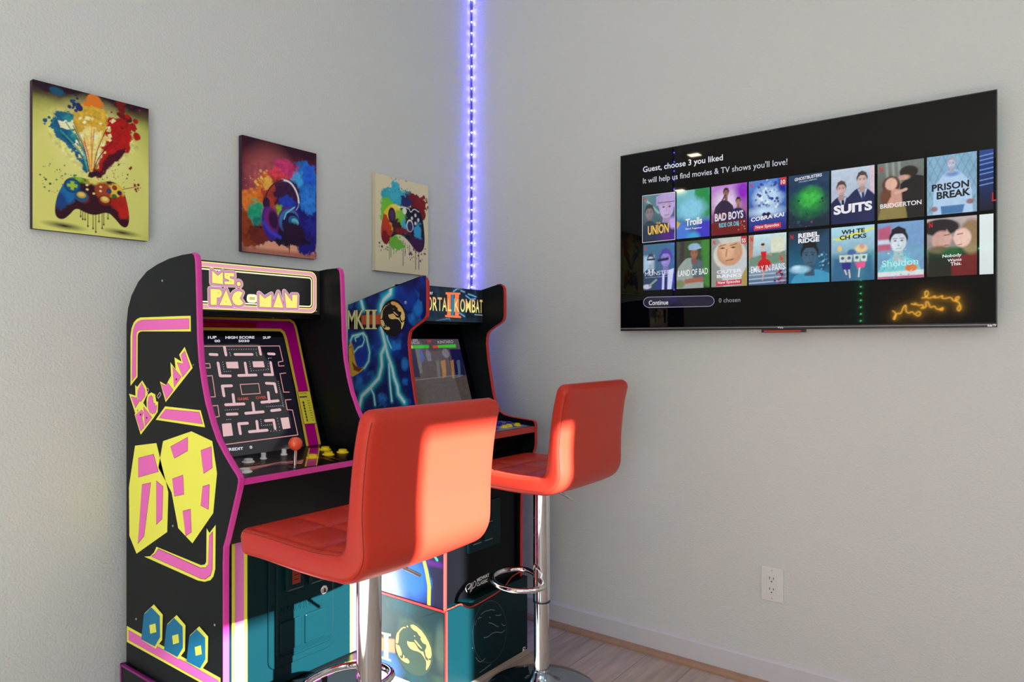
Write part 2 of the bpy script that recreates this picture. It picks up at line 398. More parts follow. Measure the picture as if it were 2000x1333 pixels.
# downlights in the ceiling (first two show as reflections in the television, last two are unseen additions)
for i, (x, y) in enumerate(CANS):
    where = ['over the corner beyond the left wall end', 'at the far left end of the room', 'near the high window', 'in front of the side window'][i]
    t = thing('downlight', 'small round recessed ceiling downlight '+where, 'ceiling light', (x, y, H), 'recessed downlights')
    lathe('trim_ring', (x, y, H), [(.055, -.001), (.085, -.001), (.083, -.008), (.06, -.01), (.055, -.004)], M_WHITEP, t, 24)
    lathe('lens', (x, y, H), [(.0, -.0015), (.055, -.0015), (.055, -.003), (0, -.003)], M_CANLAMP, t, 24)
    light('downlight_lamp', 'AREA', (x, y, H-.02), (0, 0, -1), 2.5, (1, .84, .62), .1, .1)

# ------------------------------------------------------------------ LED strips
def led_strip(name, label, path, n, led_m, size, group, out=(0, 0, 0), tape_w=.008):
    t = thing(name, label, 'light strip', tuple(path[0]), group)
    a = Vector(path[0]); b = Vector(path[-1]); bm = bmesh.new()
    bm_tube(bm, path, tape_w/2, 6); tp = mobj('tape', from_bm(bm, 'tape'), M_TAPE, t)
    segs = [(Vector(p), Vector(q)) for p, q in zip(path, path[1:])]; tot = sum((q-p).length for p, q in segs); first = None
    for i in range(n):
        d = (i+.5)/n*tot
        for p, q in segs:
            L = (q-p).length
            if d <= L: pt = p+(q-p)*d/L; break
            d -= L
        pt = pt+Vector(out)
        if first is None:
            bm = bmesh.new(); bmesh.ops.create_icosphere(bm, subdivisions=1, radius=size); me = from_bm(bm, 'led')
            first = mobj('led', me, led_m, t, shift=False, smooth=True); first.location = pt-root_loc(t)
        else:
            c = first.copy(); C.objects.link(c); c.parent = t; c.location = pt-root_loc(t)
    return t
# the strip in the corner: LED spacing .0508 m from floor side to the ceiling
led_strip('led_strip', 'glowing blue LED strip running up the corner of the two walls', [(.008, -.008, .10), (.008, -.008, 2.88)], 55, M_LED, .0030, None, (.0065, -.0065, 0))
led_strip('led_strip', 'blue LED strip on the free end edge of the left wall', [(.004, -2.296, .3), (.004, -2.296, 2.88)], 40, M_LED, .004, None, (.003, -.003, 0))
GX = .575
led_strip('led_strip', 'green LED strip bent around the window wall opposite the television', [(GX, YR+.006, .95), (GX, YR+.006, 2.07), (3.1, YR+.006, 2.07)], 52, M_GLED, .005, None, (0, .004, 0))

# ------------------------------------------------------------------ amber neon sign on the rear wall (seen mirrored in the television)
TVY = -.052
def rear_from_tv(zx, zy):           # photograph -> television glass -> rear wall
    x = 1700+zx/3.508; y = 280+zy/3.508; d = FW+RT*(x-CX)/FPX+UP*(CY-y)/FPX
    t = (TVY-CAM[1])/d[1]; p = CAM+t*d; d = d*np.array([1, -1, 1]); s_ = (YR+.03-p[1])/d[1]; return tuple(p+s_*d)
NEON = [[(350, 1062), (385, 1055), (402, 1022), (378, 1008), (370, 1040), (395, 1066), (430, 1054), (448, 1042), (436, 1062), (470, 1056), (500, 1040), (486, 1064), (520, 1064), (552, 1052), (568, 1085), (600, 1072), (612, 1052), (588, 1052), (580, 1080), (610, 1092), (622, 1130), (606, 1154), (592, 1134), (612, 1108)],
        [(278, 1100), (312, 1110), (300, 1090), (330, 1116), (352, 1104), (366, 1122), (340, 1134), (384, 1126), (378, 1086), (396, 1084), (410, 1132), (440, 1112), (452, 1138), (472, 1140), (502, 1122), (492, 1152), (474, 1136)],
        [(150, 1148), (178, 1166), (166, 1214), (154, 1200), (190, 1160), (206, 1176), (226, 1120), (246, 1104), (240, 1152), (266, 1168), (286, 1150), (302, 1178), (330, 1148), (346, 1166), (330, 1188), (310, 1176)]]
nr = thing('neon_sign', 'amber cursive neon sign in three lines on the rear wall', 'sign', rear_from_tv(380, 1100))
for st, wname in zip(NEON, ('upper', 'middle', 'lower')):
    bm = bmesh.new(); bm_tube(bm, [rear_from_tv(*p) for p in smooth_line(st, 2)], .0055, 6)
    mobj('neon_word', from_bm(bm, 'neon_word'), M_NEON, nr, smooth=True)

# ------------------------------------------------------------------ canvases on the left wall (12 x 16 inch)
def canvas_box(name, label, y0, y1, z0, z1, edge):
    t = thing(name, label, 'picture', (0, (y0+y1)/2, z0), 'gaming canvases on the left wall')
    box('stretched_canvas', (.002, y0, z0), (.020, y1, z1), edge, t, .0015)
    return t, Plane((.0205, y0, z0), (0, 1, 0), (0, 0, 1))
K = hexc
# first: game controller under a burst of paint
t, pl = canvas_box('canvas_print', 'canvas furthest from the corner, game controller under a fan of blue, yellow and red paint', -1.775, -1.478, 1.484, 1.871, mat('canvas_dark_edge', hexc(40, 8, 30), .6))
T = tracer(pl, 40, 130, 3.7036); kk = .297/835
R = Ras(pl, 0, 0, .297, .387, 190, K(206, 206, 112), T, kk)
c = R.sd([(85, 92), (925, 315), (925, 380), (650, 300), (400, 250), (200, 240), (85, 330)]); n = R.nz(40, 3)
e = np.hypot((R.UU-.14)/.21, (R.VV-.13)/.25); R.mix(np.clip((e-.75)*1.7, 0, .75), K(120, 130, 20)); R.mix(np.clip((e-1.15)*2, 0, .8), K(60, 45, 12))
top = np.clip((R.VV-.30+(n-.5)*.06-.12*np.clip(R.UU-.14, 0, 1))/.075, 0, 1); R.mix(top, K(45, 4, 30)); R.mix(np.clip((R.VV-.345)/.04, 0, 1)*.7, K(20, 2, 22))
R.ell((520, 560), 250, 280, K(225, 220, 150), 190, amt=.6)
def fan(P, col, sd_, rough=60, soft=10): R.poly(P, col, soft, rough, 9, sd_)
fan([(480, 770), (390, 640), (300, 540), (215, 430), (255, 320), (380, 350), (440, 430), (470, 560), (500, 700)], K(20, 95, 130), 5)
fan([(495, 760), (420, 600), (360, 470), (300, 360), (420, 370), (470, 520), (505, 690)], K(40, 140, 145), 6)
fan([(500, 760), (440, 560), (380, 440), (370, 330), (480, 260), (610, 300), (640, 420), (600, 560), (540, 740)], K(205, 165, 50), 7)
fan([(505, 740), (440, 590), (400, 500), (500, 430), (600, 470), (600, 560), (540, 720)], K(235, 215, 130), 8)
fan([(540, 780), (600, 600), (620, 470), (620, 370), (760, 380), (810, 500), (790, 600), (700, 650), (640, 720), (560, 800)], K(170, 12, 10), 9)
fan([(550, 800), (640, 640), (760, 590), (740, 650), (660, 720), (580, 810)], K(70, 5, 25), 10, 40)
R.poly([(480, 800), (500, 740), (545, 740), (590, 800)], K(40, 10, 30), 8, 30, 7, 12)
for i, (cx_, cy_, r) in enumerate([(530, 245, 55), (560, 270, 40), (480, 270, 30)]): R.ell((cx_, cy_), r, r*.8, K(215, 115, 30), 8, 20, 6, 20+i)
R.ell((265, 180), 48, 28, K(15, 75, 105), 14, 20, 6, 31); R.dots((380, 275), 80, 16, 6, 26, [K(10, 60, 110), K(20, 40, 90)], 4)
R.dots((760, 340), 110, 24, 6, 30, [K(110, 10, 12), K(150, 18, 15), K(80, 4, 14)], 5); R.ell((840, 510), 28, 34, K(165, 12, 10), 8, 20, 6, 33)
R.dots((240, 400), 70, 20, 5, 24, [K(15, 100, 135), K(10, 80, 110)], 7); R.dots((790, 420), 60, 14, 8, 26, [K(160, 12, 10)], 8)
rn = random.Random(3)
for _ in range(46):                     # pale paint flakes
    t_ = rn.random(); a = rn.uniform(-1, 1); x = 510+a*(60+150*t_); y = 700-330*t_; s_ = rn.uniform(10, 26)
    an = rn.random()*3; R.poly([(x+s_*math.cos(an+q), y+s_*.8*math.sin(an+q)) for q in (0, 1.4, 3.1, 4.5)], rn.choice([K(240, 228, 165), K(232, 205, 120), K(245, 240, 200)]), 3)
R.poly([(270, 390), (330, 405), (380, 400), (395, 450), (340, 455), (290, 440)], K(240, 232, 180), 5, 12, 5, 3)
for q in range(22):
    y0 = 760; x1 = rn.uniform(270, 770); y1 = rn.uniform(380, 560); x0 = 510+(x1-510)*.12
    pal = [K(20, 90, 120), K(10, 60, 100), K(60, 160, 140)] if x1 < 420 else ([K(240, 200, 90), K(235, 120, 40), K(190, 150, 60)] if x1 < 620 else [K(120, 10, 20), K(60, 5, 25), K(190, 30, 20)])
    R.line(smooth_line([(x0, y0), (x0+(x1-x0)*.25, y0-(y0-y1)*.5), (x1, y1)], 2), rn.uniform(3, 9), rn.choice(pal), 4)
m_ = np.clip(.5-R.sd([(200, 300), (800, 300), (850, 600), (560, 800), (470, 800), (200, 500)])/.01, 0, 1); R.shade(5, 77, .55, 1.4, m_)
R.dots((270, 790), 130, 46, 2, 9, [K(20, 110, 110), K(15, 70, 60), K(60, 120, 60)], 11); R.dots((700, 800), 140, 60, 2, 8, [K(80, 10, 20), K(140, 20, 20)], 12)
R.dots((840, 880), 30, 8, 4, 12, [K(120, 20, 20)], 13); R.poly([(780, 740), (800, 720), (808, 735), (795, 752)], K(130, 15, 15)); R.line([(690, 900), (840, 870)], 5, K(110, 15, 20))
R.ell((315, 1153), 92, 17, K(20, 14, 12), 30, rot=-.06); R.ell((735, 1203), 85, 15, K(20, 14, 12), 28, rot=-.06)
body = smooth_line([(310, 850), (350, 800), (420, 800), (480, 815), (590, 838), (640, 828), (700, 845), (745, 900), (770, 980), (790, 1100), (775, 1165), (735, 1165), (690, 1110), (630, 1050), (540, 1080), (470, 1060), (400, 1020), (350, 1080), (300, 1112), (250, 1085), (248, 1010), (270, 920), (310, 850)], 2)
R.poly(body, K(48, 4, 22), 3)
bd = np.clip(.5-R.sd(body)/R.px, 0, 1)
def on_body(c_, rx, ry, col, soft=20):
    sv = R.a.copy(); R.ell(c_, rx, ry, col, soft, 40, 7, 5); R.a = sv*(1-bd[..., None])+R.a*bd[..., None]
on_body((330, 880), 75, 110, K(15, 100, 160)); on_body((290, 980), 40, 60, K(20, 60, 120)); on_body((420, 815), 60, 22, K(120, 170, 30)); on_body((540, 835), 70, 20, K(215, 200, 90))
on_body((690, 900), 80, 60, K(215, 180, 60)); on_body((600, 900), 60, 60, K(150, 60, 25)); on_body((740, 1020), 50, 90, K(180, 25, 15)); on_body((700, 990), 60, 40, K(160, 25, 15)); on_body((465, 960), 34, 34, K(120, 15, 10))
R.ell((375, 862), 58, 55, K(12, 60, 95), 3); R.ell((375, 862), 46, 43, K(14, 85, 130), 3)
R.poly([(360, 828), (388, 832), (388, 850), (412, 856), (410, 878), (388, 876), (384, 896), (362, 890), (362, 872), (336, 866), (338, 846), (362, 850)], K(150, 185, 40), 2)
R.ell((440, 940), 50, 42, K(25, 80, 120), 3); R.ell((440, 930), 33, 24, K(180, 150, 60), 3); R.ell((440, 926), 22, 15, K(215, 185, 90), 3)
R.ell((610, 970), 50, 40, K(110, 20, 10), 3); R.ell((610, 963), 34, 26, K(190, 150, 60), 3); R.ell((610, 958), 22, 16, K(222, 200, 110), 3)
for x, y, cc in ((680, 878, K(160, 40, 30)), (640, 902, K(20, 60, 140)), (716, 916, K(60, 20, 90)), (678, 942, K(30, 110, 40))): R.ell((x, y), 19, 19, K(40, 20, 20), 2); R.ell((x, y), 14, 14, cc, 2)
for x, y in ((480, 858), (482, 890), (578, 902), (580, 872), (530, 920)): R.ell((x, y), 10, 8, K(225, 205, 140), 2)
for x, y0, y1 in ((435, 1030, 1085), (450, 1040, 1105), (467, 1040, 1108), (487, 1050, 1155), (524, 1060, 1172), (544, 1070, 1198), (567, 1060, 1122), (590, 1060, 1170), (602, 1060, 1145), (632, 1050, 1100)):
    R.line([(x, y0), (x, y1)], 5, K(45, 12, 20)); R.ell((x, y1), 6, 8, K(50, 12, 20))
R.build('print', M_CANVAS, t)

# second: headphones in a coloured dust cloud
t, pl = canvas_box('canvas_print', 'middle canvas, blue and purple headphones in a rainbow dust cloud', -1.177, -.882, 1.486, 1.866, mat('canvas_plum_edge', hexc(50, 5, 35), .6))
T = tracer(pl, 460, 250, 4.4425); kk = .295/655
R = Ras(pl, 0, 0, .295, .380, 170, K(150, 60, 75), T, kk)
n = R.nz(50, 8); g = R.VV/.38
R.mix(np.clip((g-.45+(n-.5)*.2)/.5, 0, 1), K(42, 2, 30)); R.mix(np.clip((.26-g)/.14+(n-.5)*.3, 0, 1), K(225, 160, 130)); R.mix(np.clip((.06-g)/.06, 0, .55), K(120, 20, 40))
R.mix(np.clip((.028-R.UU)/.05, 0, .8), K(60, 5, 35)); R.ell((300, 420), 200, 200, K(200, 100, 100), 150, amt=.5)
def cl(c_, rx, ry, col, sd_, soft=22): R.ell(c_, rx, ry, col, soft, 70, 9, sd_)
cl((120, 880), 120, 130, K(140, 55, 20), 1); cl((620, 760), 150, 330, K(25, 15, 120), 2); cl((600, 500), 110, 190, K(25, 110, 200), 3); cl((520, 450), 60, 80, K(60, 160, 225), 4)
cl((640, 420), 60, 90, K(30, 90, 210), 41); cl((430, 350), 110, 70, K(190, 50, 110), 5); cl((360, 430), 80, 70, K(215, 60, 80), 6); cl((140, 640), 110, 90, K(220, 120, 40), 7)
cl((260, 530), 90, 110, K(215, 110, 35), 8); cl((330, 560), 110, 120, K(170, 55, 35), 9); cl((265, 480), 50, 40, K(235, 175, 70), 10); cl((170, 730), 60, 80, K(30, 160, 120), 11); cl((190, 820), 30, 50, K(20, 120, 110), 12)
cl((450, 590), 120, 130, K(55, 15, 60), 13); cl((460, 660), 70, 60, K(30, 60, 180), 14); cl((380, 720), 30, 40, K(130, 180, 40), 15); cl((640, 640), 50, 120, K(40, 120, 215), 16); cl((650, 860), 60, 60, K(30, 30, 140), 17)
cl((420, 930), 240, 75, K(24, 4, 40), 18, 10); cl((200, 940), 110, 60, K(110, 35, 25), 19, 12)
mm = np.clip(.5-R.sd([(60, 300), (700, 250), (700, 900), (60, 950)])/.02, 0, 1); R.shade(7, 51, .55, 1.42, mm)
R.dots((200, 440), 130, 30, 2, 13, [K(235, 190, 110), K(225, 150, 90)], 2); R.dots((560, 980), 130, 30, 2, 8, [K(30, 5, 40)], 3)
for P, cc, w_ in (([(405, 452), (470, 470), (515, 530), (545, 600), (548, 660), (530, 710), (480, 760)], K(40, 30, 90), 26), ([(405, 450), (470, 466), (515, 525), (543, 595), (548, 650)], K(225, 222, 232), 15), ([(548, 660), (540, 700), (480, 758), (420, 800)], K(120, 150, 215), 9), ([(250, 640), (270, 560), (330, 480), (410, 452)], K(90, 30, 45), 12)):
    R.line(smooth_line(P, 2), w_, cc, 2)
R.ell((268, 655), 30, 45, K(45, 15, 55), 4, 10, 6, 2)
R.ell((300, 830), 68, 128, K(55, 30, 140), 4, rot=.18); R.ell((312, 800), 62, 92, K(120, 30, 120), 14, rot=.2); R.ell((330, 800), 42, 70, K(45, 5, 60), 18, rot=.2); R.line([(245, 820), (300, 900), (385, 950)], 26, K(60, 60, 200), 16)
R.ell((460, 800), 92, 108, K(90, 40, 130), 3, rot=-.5); R.ell((466, 812), 86, 98, K(50, 110, 170), 3, rot=-.5); R.ell((480, 830), 78, 86, K(30, 15, 70), 3, rot=-.5)
R.ell((505, 815), 50, 44, K(35, 95, 150), 3, rot=-.5); R.ell((515, 820), 34, 28, K(90, 190, 215), 4, rot=-.5); R.line([(420, 790), (440, 740), (510, 690)], 12, K(110, 190, 220), 4); R.ell((500, 900), 100, 70, K(35, 5, 45), 30, 30, 8, 4)
R.poly([(455, 980), (478, 980), (470, 1040), (466, 1112), (460, 1040)], K(30, 6, 35), 2)
R.build('print', M_CANVAS, t)

# third: splattered controller on cream
t, pl = canvas_box('canvas_print', 'cream canvas nearest the corner, paint splattered game controller with drips', -.602, -.306, 1.470, 1.850, mat('canvas_cream_edge', hexc(214, 203, 172), .6))
T = tracer(pl, 460, 250, 4.4425); kk = .296/440
R = Ras(pl, 0, 0, .296, .380, 130, K(216, 205, 172), T, kk)
def sp(c_, rx, ry, col, sd_): R.ell(c_, rx, ry, col, 3, 60, 6, sd_)
sp((1390, 600), 100, 60, K(55, 165, 190), 1); sp((1385, 540), 34, 55, K(60, 175, 200), 2); sp((1290, 590), 30, 30, K(50, 160, 180), 3); sp((1500, 575), 26, 26, K(40, 130, 150), 4)
sp((1310, 680), 45, 60, K(110, 190, 50), 5); sp((1285, 740), 24, 60, K(120, 190, 60), 6); sp((1560, 640), 90, 50, K(110, 15, 25), 7); sp((1600, 720), 50, 80, K(120, 20, 30), 8); sp((1480, 640), 50, 40, K(30, 40, 100), 9)
R.dots((1630, 660), 60, 22, 4, 13, [K(130, 20, 30)], 5); R.dots((1400, 520), 130, 24, 3, 10, [K(50, 150, 180)], 6); R.dots((1330, 1010), 90, 26, 3, 9, [K(90, 150, 40), K(30, 60, 30)], 7); R.dots((1560, 1080), 90, 40, 2, 8, [K(30, 20, 50), K(110, 60, 120)], 9)
for x, y0, y1, cc in ((1335, 1000, 1135, K(80, 140, 50)), (1372, 1000, 1095, K(110, 170, 70)), (1348, 1000, 1120, K(60, 110, 40)), (1453, 980, 1195, K(90, 60, 90)), (1470, 1000, 1110, K(90, 60, 110)), (1562, 1050, 1230, K(50, 30, 60)), (1590, 1050, 1230, K(60, 30, 70)), (1440, 990, 1070, K(60, 160, 170)), (1510, 1020, 1100, K(130, 60, 130))):
    R.line([(x, y0), (x, y1)], 5, cc)
b3 = smooth_line([(1290, 720), (1330, 665), (1390, 660), (1415, 680), (1500, 690), (1560, 690), (1600, 720), (1625, 800), (1640, 920), (1640, 1040), (1600, 1090), (1555, 1060), (1500, 980), (1440, 930), (1390, 930), (1350, 990), (1300, 1020), (1262, 960), (1262, 850), (1290, 720)], 2)
R.poly(b3, K(22, 20, 48), 2); bd = np.clip(.5-R.sd(b3)/R.px, 0, 1)
def ob(c_, rx, ry, col, soft=12, sd_=5):
    sv = R.a.copy(); R.ell(c_, rx, ry, col, soft, 50, 6, sd_); R.a = sv*(1-bd[..., None])+R.a*bd[..., None]
ob((1330, 760), 70, 100, K(225, 195, 50)); ob((1290, 880), 60, 90, K(190, 60, 30)); ob((1400, 740), 40, 70, K(150, 190, 50)); ob((1450, 790), 30, 60, K(120, 190, 60)); ob((1300, 960), 40, 50, K(120, 20, 25)); ob((1470, 860), 26, 50, K(60, 170, 200)); ob((1400, 870), 36, 50, K(60, 20, 30)); ob((1580, 910), 36, 60, K(50, 150, 200)); ob((1560, 1030), 80, 60, K(60, 15, 70)); ob((1450, 900), 60, 20, K(120, 20, 30)); ob((1390, 690), 36, 20, K(235, 215, 90))
R.ell((1356, 758), 30, 46, K(30, 25, 50), 2); R.ell((1356, 758), 20, 32, K(80, 40, 90), 2); R.ell((1512, 850), 28, 38, K(235, 235, 240), 2); R.ell((1513, 855), 23, 32, K(50, 40, 90), 2); R.ell((1467, 722), 16, 20, K(225, 225, 225), 2)
R.line(smooth_line([(1410, 690), (1500, 692), (1520, 740), (1545, 700), (1590, 730)], 1), 5, K(225, 225, 230)); R.line(smooth_line([(1310, 1020), (1360, 950), (1400, 925), (1440, 935)], 1), 4, K(170, 210, 120))
for x, y in ((1530, 785), (1560, 760), (1585, 800), (1560, 830)): R.ell((x, y), 9, 11, K(215, 205, 215), 2)
sp((1400, 1000), 55, 45, K(105, 175, 60), 12)
R.build('print', M_CANVAS, t)

# ------------------------------------------------------------------ wall outlet
P_ = Plane((0, -.0001, 0), (1, 0, 0), (0, 0, 1)); a = P_.hit(1487.5, 1104); b = P_.hit(1531, 1178)
ox = (a[0]+P_.hit(1530, 1110)[0])/2; oz = (P_.hit(1487.5, 1104)[1]+P_.hit(1487.5, 1170.5)[1])/2
t = thing('wall_outlet', 'white rectangular double wall outlet low on the wall under the television', 'outlet', (ox, 0, oz))
hw_, hh_ = (P_.hit(1531, 1110)[0]-a[0])/2, (P_.hit(1487.5, 1104)[1]-P_.hit(1487.5, 1170.5)[1])/2
box('cover_plate', (ox-hw_, -.007, oz-hh_), (ox+hw_, .001, oz+hh_), M_WHITEP, t, .003)
rc = box('receptacle', (ox-.017, -.0095, oz-.034), (ox+.017, -.0065, oz+.034), M_WHITEP, t, .001)
for sg in (1, -1):
    z0 = oz+sg*.0185
    for dx, hh in ((-.0065, .0042), (.0065, .0036)): box('slot', (ox+dx-.0011, -.0099, z0+.004-hh), (ox+dx+.0011, -.0090, z0+.004+hh), M_SLOT, rc)
    lathe('ground_hole', (ox, -.0090, z0-.0075), [(0, 0), (.0024, 0), (.0024, .001), (0, .001)], M_SLOT, rc, 10, (0, -1, 0))
    lathe('screw', (ox, -.0068, oz+sg*.048), [(0, 0), (.003, 0), (.0025, .0012), (0, .0014)], M_STEEL, t, 10, (0, -1, 0))

# ------------------------------------------------------------------ television
TVP = Plane((0, TVY, 0), (1, 0, 0), (0, 0, 1))
tx0, tz1 = TVP.hit(1212, 305); tx1 = TVP.hit(1947.5, 174)[0]; tz0 = TVP.hit(1213, 647)[1]
tv = thing('television', 'large black wall mounted television showing rows of film posters', 'television', ((tx0+tx1)/2, 0, tz0))
box('back_case', (tx0+.01, TVY+.014, tz0+.01), (tx1-.01, -.022, tz1-.01), M_PLASTIC, tv, .004)
box('wall_bracket', ((tx0+tx1)/2-.2, -.024, tz0+.2), ((tx0+tx1)/2+.2, .001, tz1-.15), M_PLASTIC, tv)
bm = bmesh.new()
bm_box(bm, (tx0, TVY-.001, tz0), (tx1, TVY+.016, tz0+.013), .001); bm_box(bm, (tx0, TVY-.0008, tz1-.003), (tx1, TVY+.016, tz1)); bm_box(bm, (tx0, TVY-.0008, tz0+.013), (tx0+.003, TVY+.016, tz1-.003)); bm_box(bm, (tx1-.003, TVY-.0008, tz0+.013), (tx1, TVY+.016, tz1-.003))
mobj('frame', from_bm(bm, 'frame'), M_PLASTIC, tv)
box('screen', (tx0+.003, TVY, tz0+.013), (tx1-.003, TVY+.015, tz1-.003), M_GLASSBLACK, tv)
TVF = Plane((0, TVY-.001, 0), (1, 0, 0), (0, 0, 1))
lg = Art(TVF, tracer(TVF), .001)
lg.text('TCL', [(1518.5, 641.7), (1530, 641.6), (1518.5, 638.6)], K(190, 190, 195), .02); lg.text('Roku TV', [(1929, 638.5), (1945.5, 638), (1929, 634)], K(215, 215, 220), .02)
lg.stroke([(1213, 642.5), (1947, 634.5)], .8, K(110, 110, 115), round_=False)
lg.build('maker_marks', mat('glowing_mark', rough=.4, attr=True, attr_emit=.5), tv)  # marks and frame line are given a glow of their own
sx0 = TVF.hit(1487, 645)[0]; sx1 = TVF.hit(1572, 645)[0]
sb = box('sensor_housing', (sx0, TVY-.002, tz0-.010), (sx1, TVY+.02, tz0+.001), M_PLASTIC, tv, .0015)
box('sensor_lens', (sx0+.01, TVY-.003, tz0-.008), (sx1-.012, TVY-.0015, tz0-.0035), M_SENS, sb)
TT = tracer(TVF)
# poster cells in screen coordinates
cols_l = [1256.5, 1321.5, 1389.5, 1462.5, 1540.5, 1623.5, 1714, 1810.5, 1913]; cols_r = [1317.5, 1386, 1459, 1536, 1620, 1708, 1804.5, 1908, 1940.3]
ru = lambda x: TVF.hit(x, 500)[0]
r1t, r1b = TVF.hit(1257, 383.5)[1], TVF.hit(1257, 473.5)[1]; r2t, r2b = TVF.hit(1257, 479)[1], TVF.hit(1257, 568)[1]
skinA = K(214, 172, 150); skinB = K(120, 78, 62); skinP = K(190, 170, 190)
def head(R, x, y, s, skin, hair, eyes=True, hs=1., look=0.):
    """head and neck at cell coordinates (0..1, 0 top), s = head height"""
    R.poly([(x-.2*s, y+.3*s), (x+.2*s, y+.3*s), (x+.24*s, y+.75*s), (x-.24*s, y+.75*s)], tuple(q*.72 for q in skin), .01)
    R.ell((x, y-.12*s), .43*s*hs, .42*s, hair, .01); R.ell((x+look*.05*s, y+.03*s), .36*s, .47*s, skin, .015)
    R.ell((x+look*.1*s-.1*s, y+.1*s), .2*s, .3*s, tuple(min(1, q*1.15) for q in skin), .12*s)
    R.poly([(x-.38*s, y-.12*s), (x-.3*s, y-.45*s), (x, y-.56*s), (x+.32*s, y-.43*s), (x+.38*s, y-.1*s), (x+.2*s, y-.27*s), (x-.18*s, y-.28*s)], hair, .01)
    for sg in (-1, 1): R.ell((x+look*.06*s+sg*.15*s, y-.02*s), .06*s, .035*s, K(30, 22, 25), .01); R.line([(x+look*.06*s+sg*.07*s, y-.1*s), (x+look*.06*s+sg*.24*s, y-.1*s)], .03*s, tuple(q*.6 for q in hair))
    R.line([(x+look*.06*s, y), (x+look*.1*s, y+.14*s)], .035*s, tuple(q*.75 for q in skin)); R.line([(x-.11*s+look*.06*s, y+.27*s), (x+.12*s+look*.06*s, y+.27*s)], .04*s, tuple(q*.55 for q in skin))
def shoulders(R, x, y, w_, h_, col):
    R.poly(smooth_line([(x-w_, y+h_), (x-w_*.95, y+h_*.35), (x-w_*.45, y+h_*.08), (x-w_*.2, y), (x+w_*.2, y), (x+w_*.45, y+h_*.08), (x+w_*.95, y+h_*.35), (x+w_, y+h_)], 1), col, .01)
def grad(R, top, bot, p=1.): g = np.clip((R.V[:, None]-R.r[1])/(R.r[3]-R.r[1]), 0, 1)**p*np.ones((1, R.w+1)); R.a = (np.array(top)*g[..., None]+np.array(bot)*(1-g[..., None]))
def p_union(R):
    grad(R, K(90, 130, 140), K(35, 40, 60)); R.line([(.1, .1), (.5, .4)], .05, K(140, 190, 190), .05); head(R, .2, .38, .36, K(130, 115, 120), K(60, 60, 60)); shoulders(R, .2, .55, .3, .5, K(40, 60, 80))
    R.poly([(.42, .05), (.6, .0), (1, .0), (1, .2), (.42, .25)], K(170, 150, 200), .02); head(R, .75, .3, .62, K(185, 160, 200), K(175, 155, 205)); R.line([(.48, .19), (1, .19)], .02, K(35, 30, 50)); shoulders(R, .55, .62, .75, .5, K(30, 45, 75)); R.ell((.95, .65), .12, .16, K(190, 160, 225), .08); R.ell((.8, .95), .3, .2, K(70, 20, 120), .2)
def p_trolls(R): grad(R, K(110, 190, 190), K(40, 50, 150)); R.poly([(.55, 0), (1, 0), (1, .55), (.75, .6)], K(30, 140, 70), .05, .1, 8, 2); R.ell((.45, .4), .42, .3, K(130, 200, 225), .2, .1, 8, 3); R.ell((.1, .85), .3, .25, K(70, 120, 210), .08); R.ell((.9, .85), .3, .25, K(60, 50, 190), .08); R.ell((.5, 1.0), .2, .16, K(60, 160, 215), .1); R.poly([(0, .62), (.12, .68), (0, .8)], K(220, 170, 60), .02)
def p_badboys(R):
    grad(R, K(190, 130, 210), K(110, 10, 20)); R.ell((.4, .35), .35, .3, K(225, 205, 235), .3); R.ell((.9, .15), .2, .3, K(140, 30, 190), .2)
    shoulders(R, .36, .3, .3, .45, K(45, 25, 60)); head(R, .42, .16, .2, K(150, 100, 90), K(40, 25, 30)); shoulders(R, .74, .48, .24, .3, K(35, 30, 80)); head(R, .76, .36, .17, K(165, 115, 95), K(30, 20, 25)); R.line([(.1, .55), (.4, .2)], .04, K(60, 35, 60)); R.line([(.1, .62), (.4, .6)], .07, K(150, 90, 75)); R.poly([(0, .75), (1, .72), (1, 1), (0, 1)], K(110, 8, 14), .05, .1, 8, 4); R.dots((.85, .86), .12, 20, .01, .03, [K(210, 190, 190), K(150, 30, 30)], 3)
def p_cobra(R):
    grad(R, K(80, 130, 210), K(20, 15, 120)); R.ell((.5, .35), .36, .3, K(185, 215, 240), .2, .12, 6, 3); R.dots((.5, .32), .33, 70, .02, .05, [K(225, 235, 245), K(40, 60, 140), K(130, 160, 210)], 4); R.ell((.45, .62), .4, .12, K(190, 220, 245), .15); R.ell((.42, .68), .06, .06, K(25, 10, 80), .02); R.ell((.53, .68), .06, .06, K(25, 10, 80), .02); R.poly([(.36, .69), (.6, .69), (.48, .8)], K(25, 10, 80), .02); R.poly([(.78, 0), (1, 0), (1, .3), (.8, .25)], K(15, 30, 150), .1)
def p_ghost(R): grad(R, K(20, 60, 95), K(15, 35, 50)); R.ell((.5, .55), .38, .34, K(20, 120, 60), .3, .1, 8, 3); R.ell((.55, .45), .22, .22, K(60, 190, 70), .25); R.dots((.5, .85), .5, 50, .01, .04, [K(40, 80, 110), K(20, 30, 45), K(120, 60, 80)], 4); R.shade(6, 5, .6, 1.4)
def p_suits(R):
    grad(R, K(190, 205, 225), K(160, 170, 190)); R.poly([(.9, 0), (1, 0), (1, .5), (.9, .5)], K(215, 195, 205)); shoulders(R, .7, .38, .42, .65, K(28, 38, 85)); R.poly([(.62, .4), (.84, .4), (.74, .62)], K(190, 205, 235)); R.line([(.74, .44), (.75, .65)], .06, K(35, 45, 100)); head(R, .72, .24, .3, K(205, 175, 170), K(75, 60, 55))
    shoulders(R, .24, .5, .36, .55, K(24, 34, 78)); R.poly([(.16, .52), (.36, .52), (.28, .72)], K(180, 200, 235)); R.line([(.27, .56), (.29, .75)], .06, K(15, 15, 30)); head(R, .24, .36, .28, K(200, 165, 160), K(85, 65, 55))
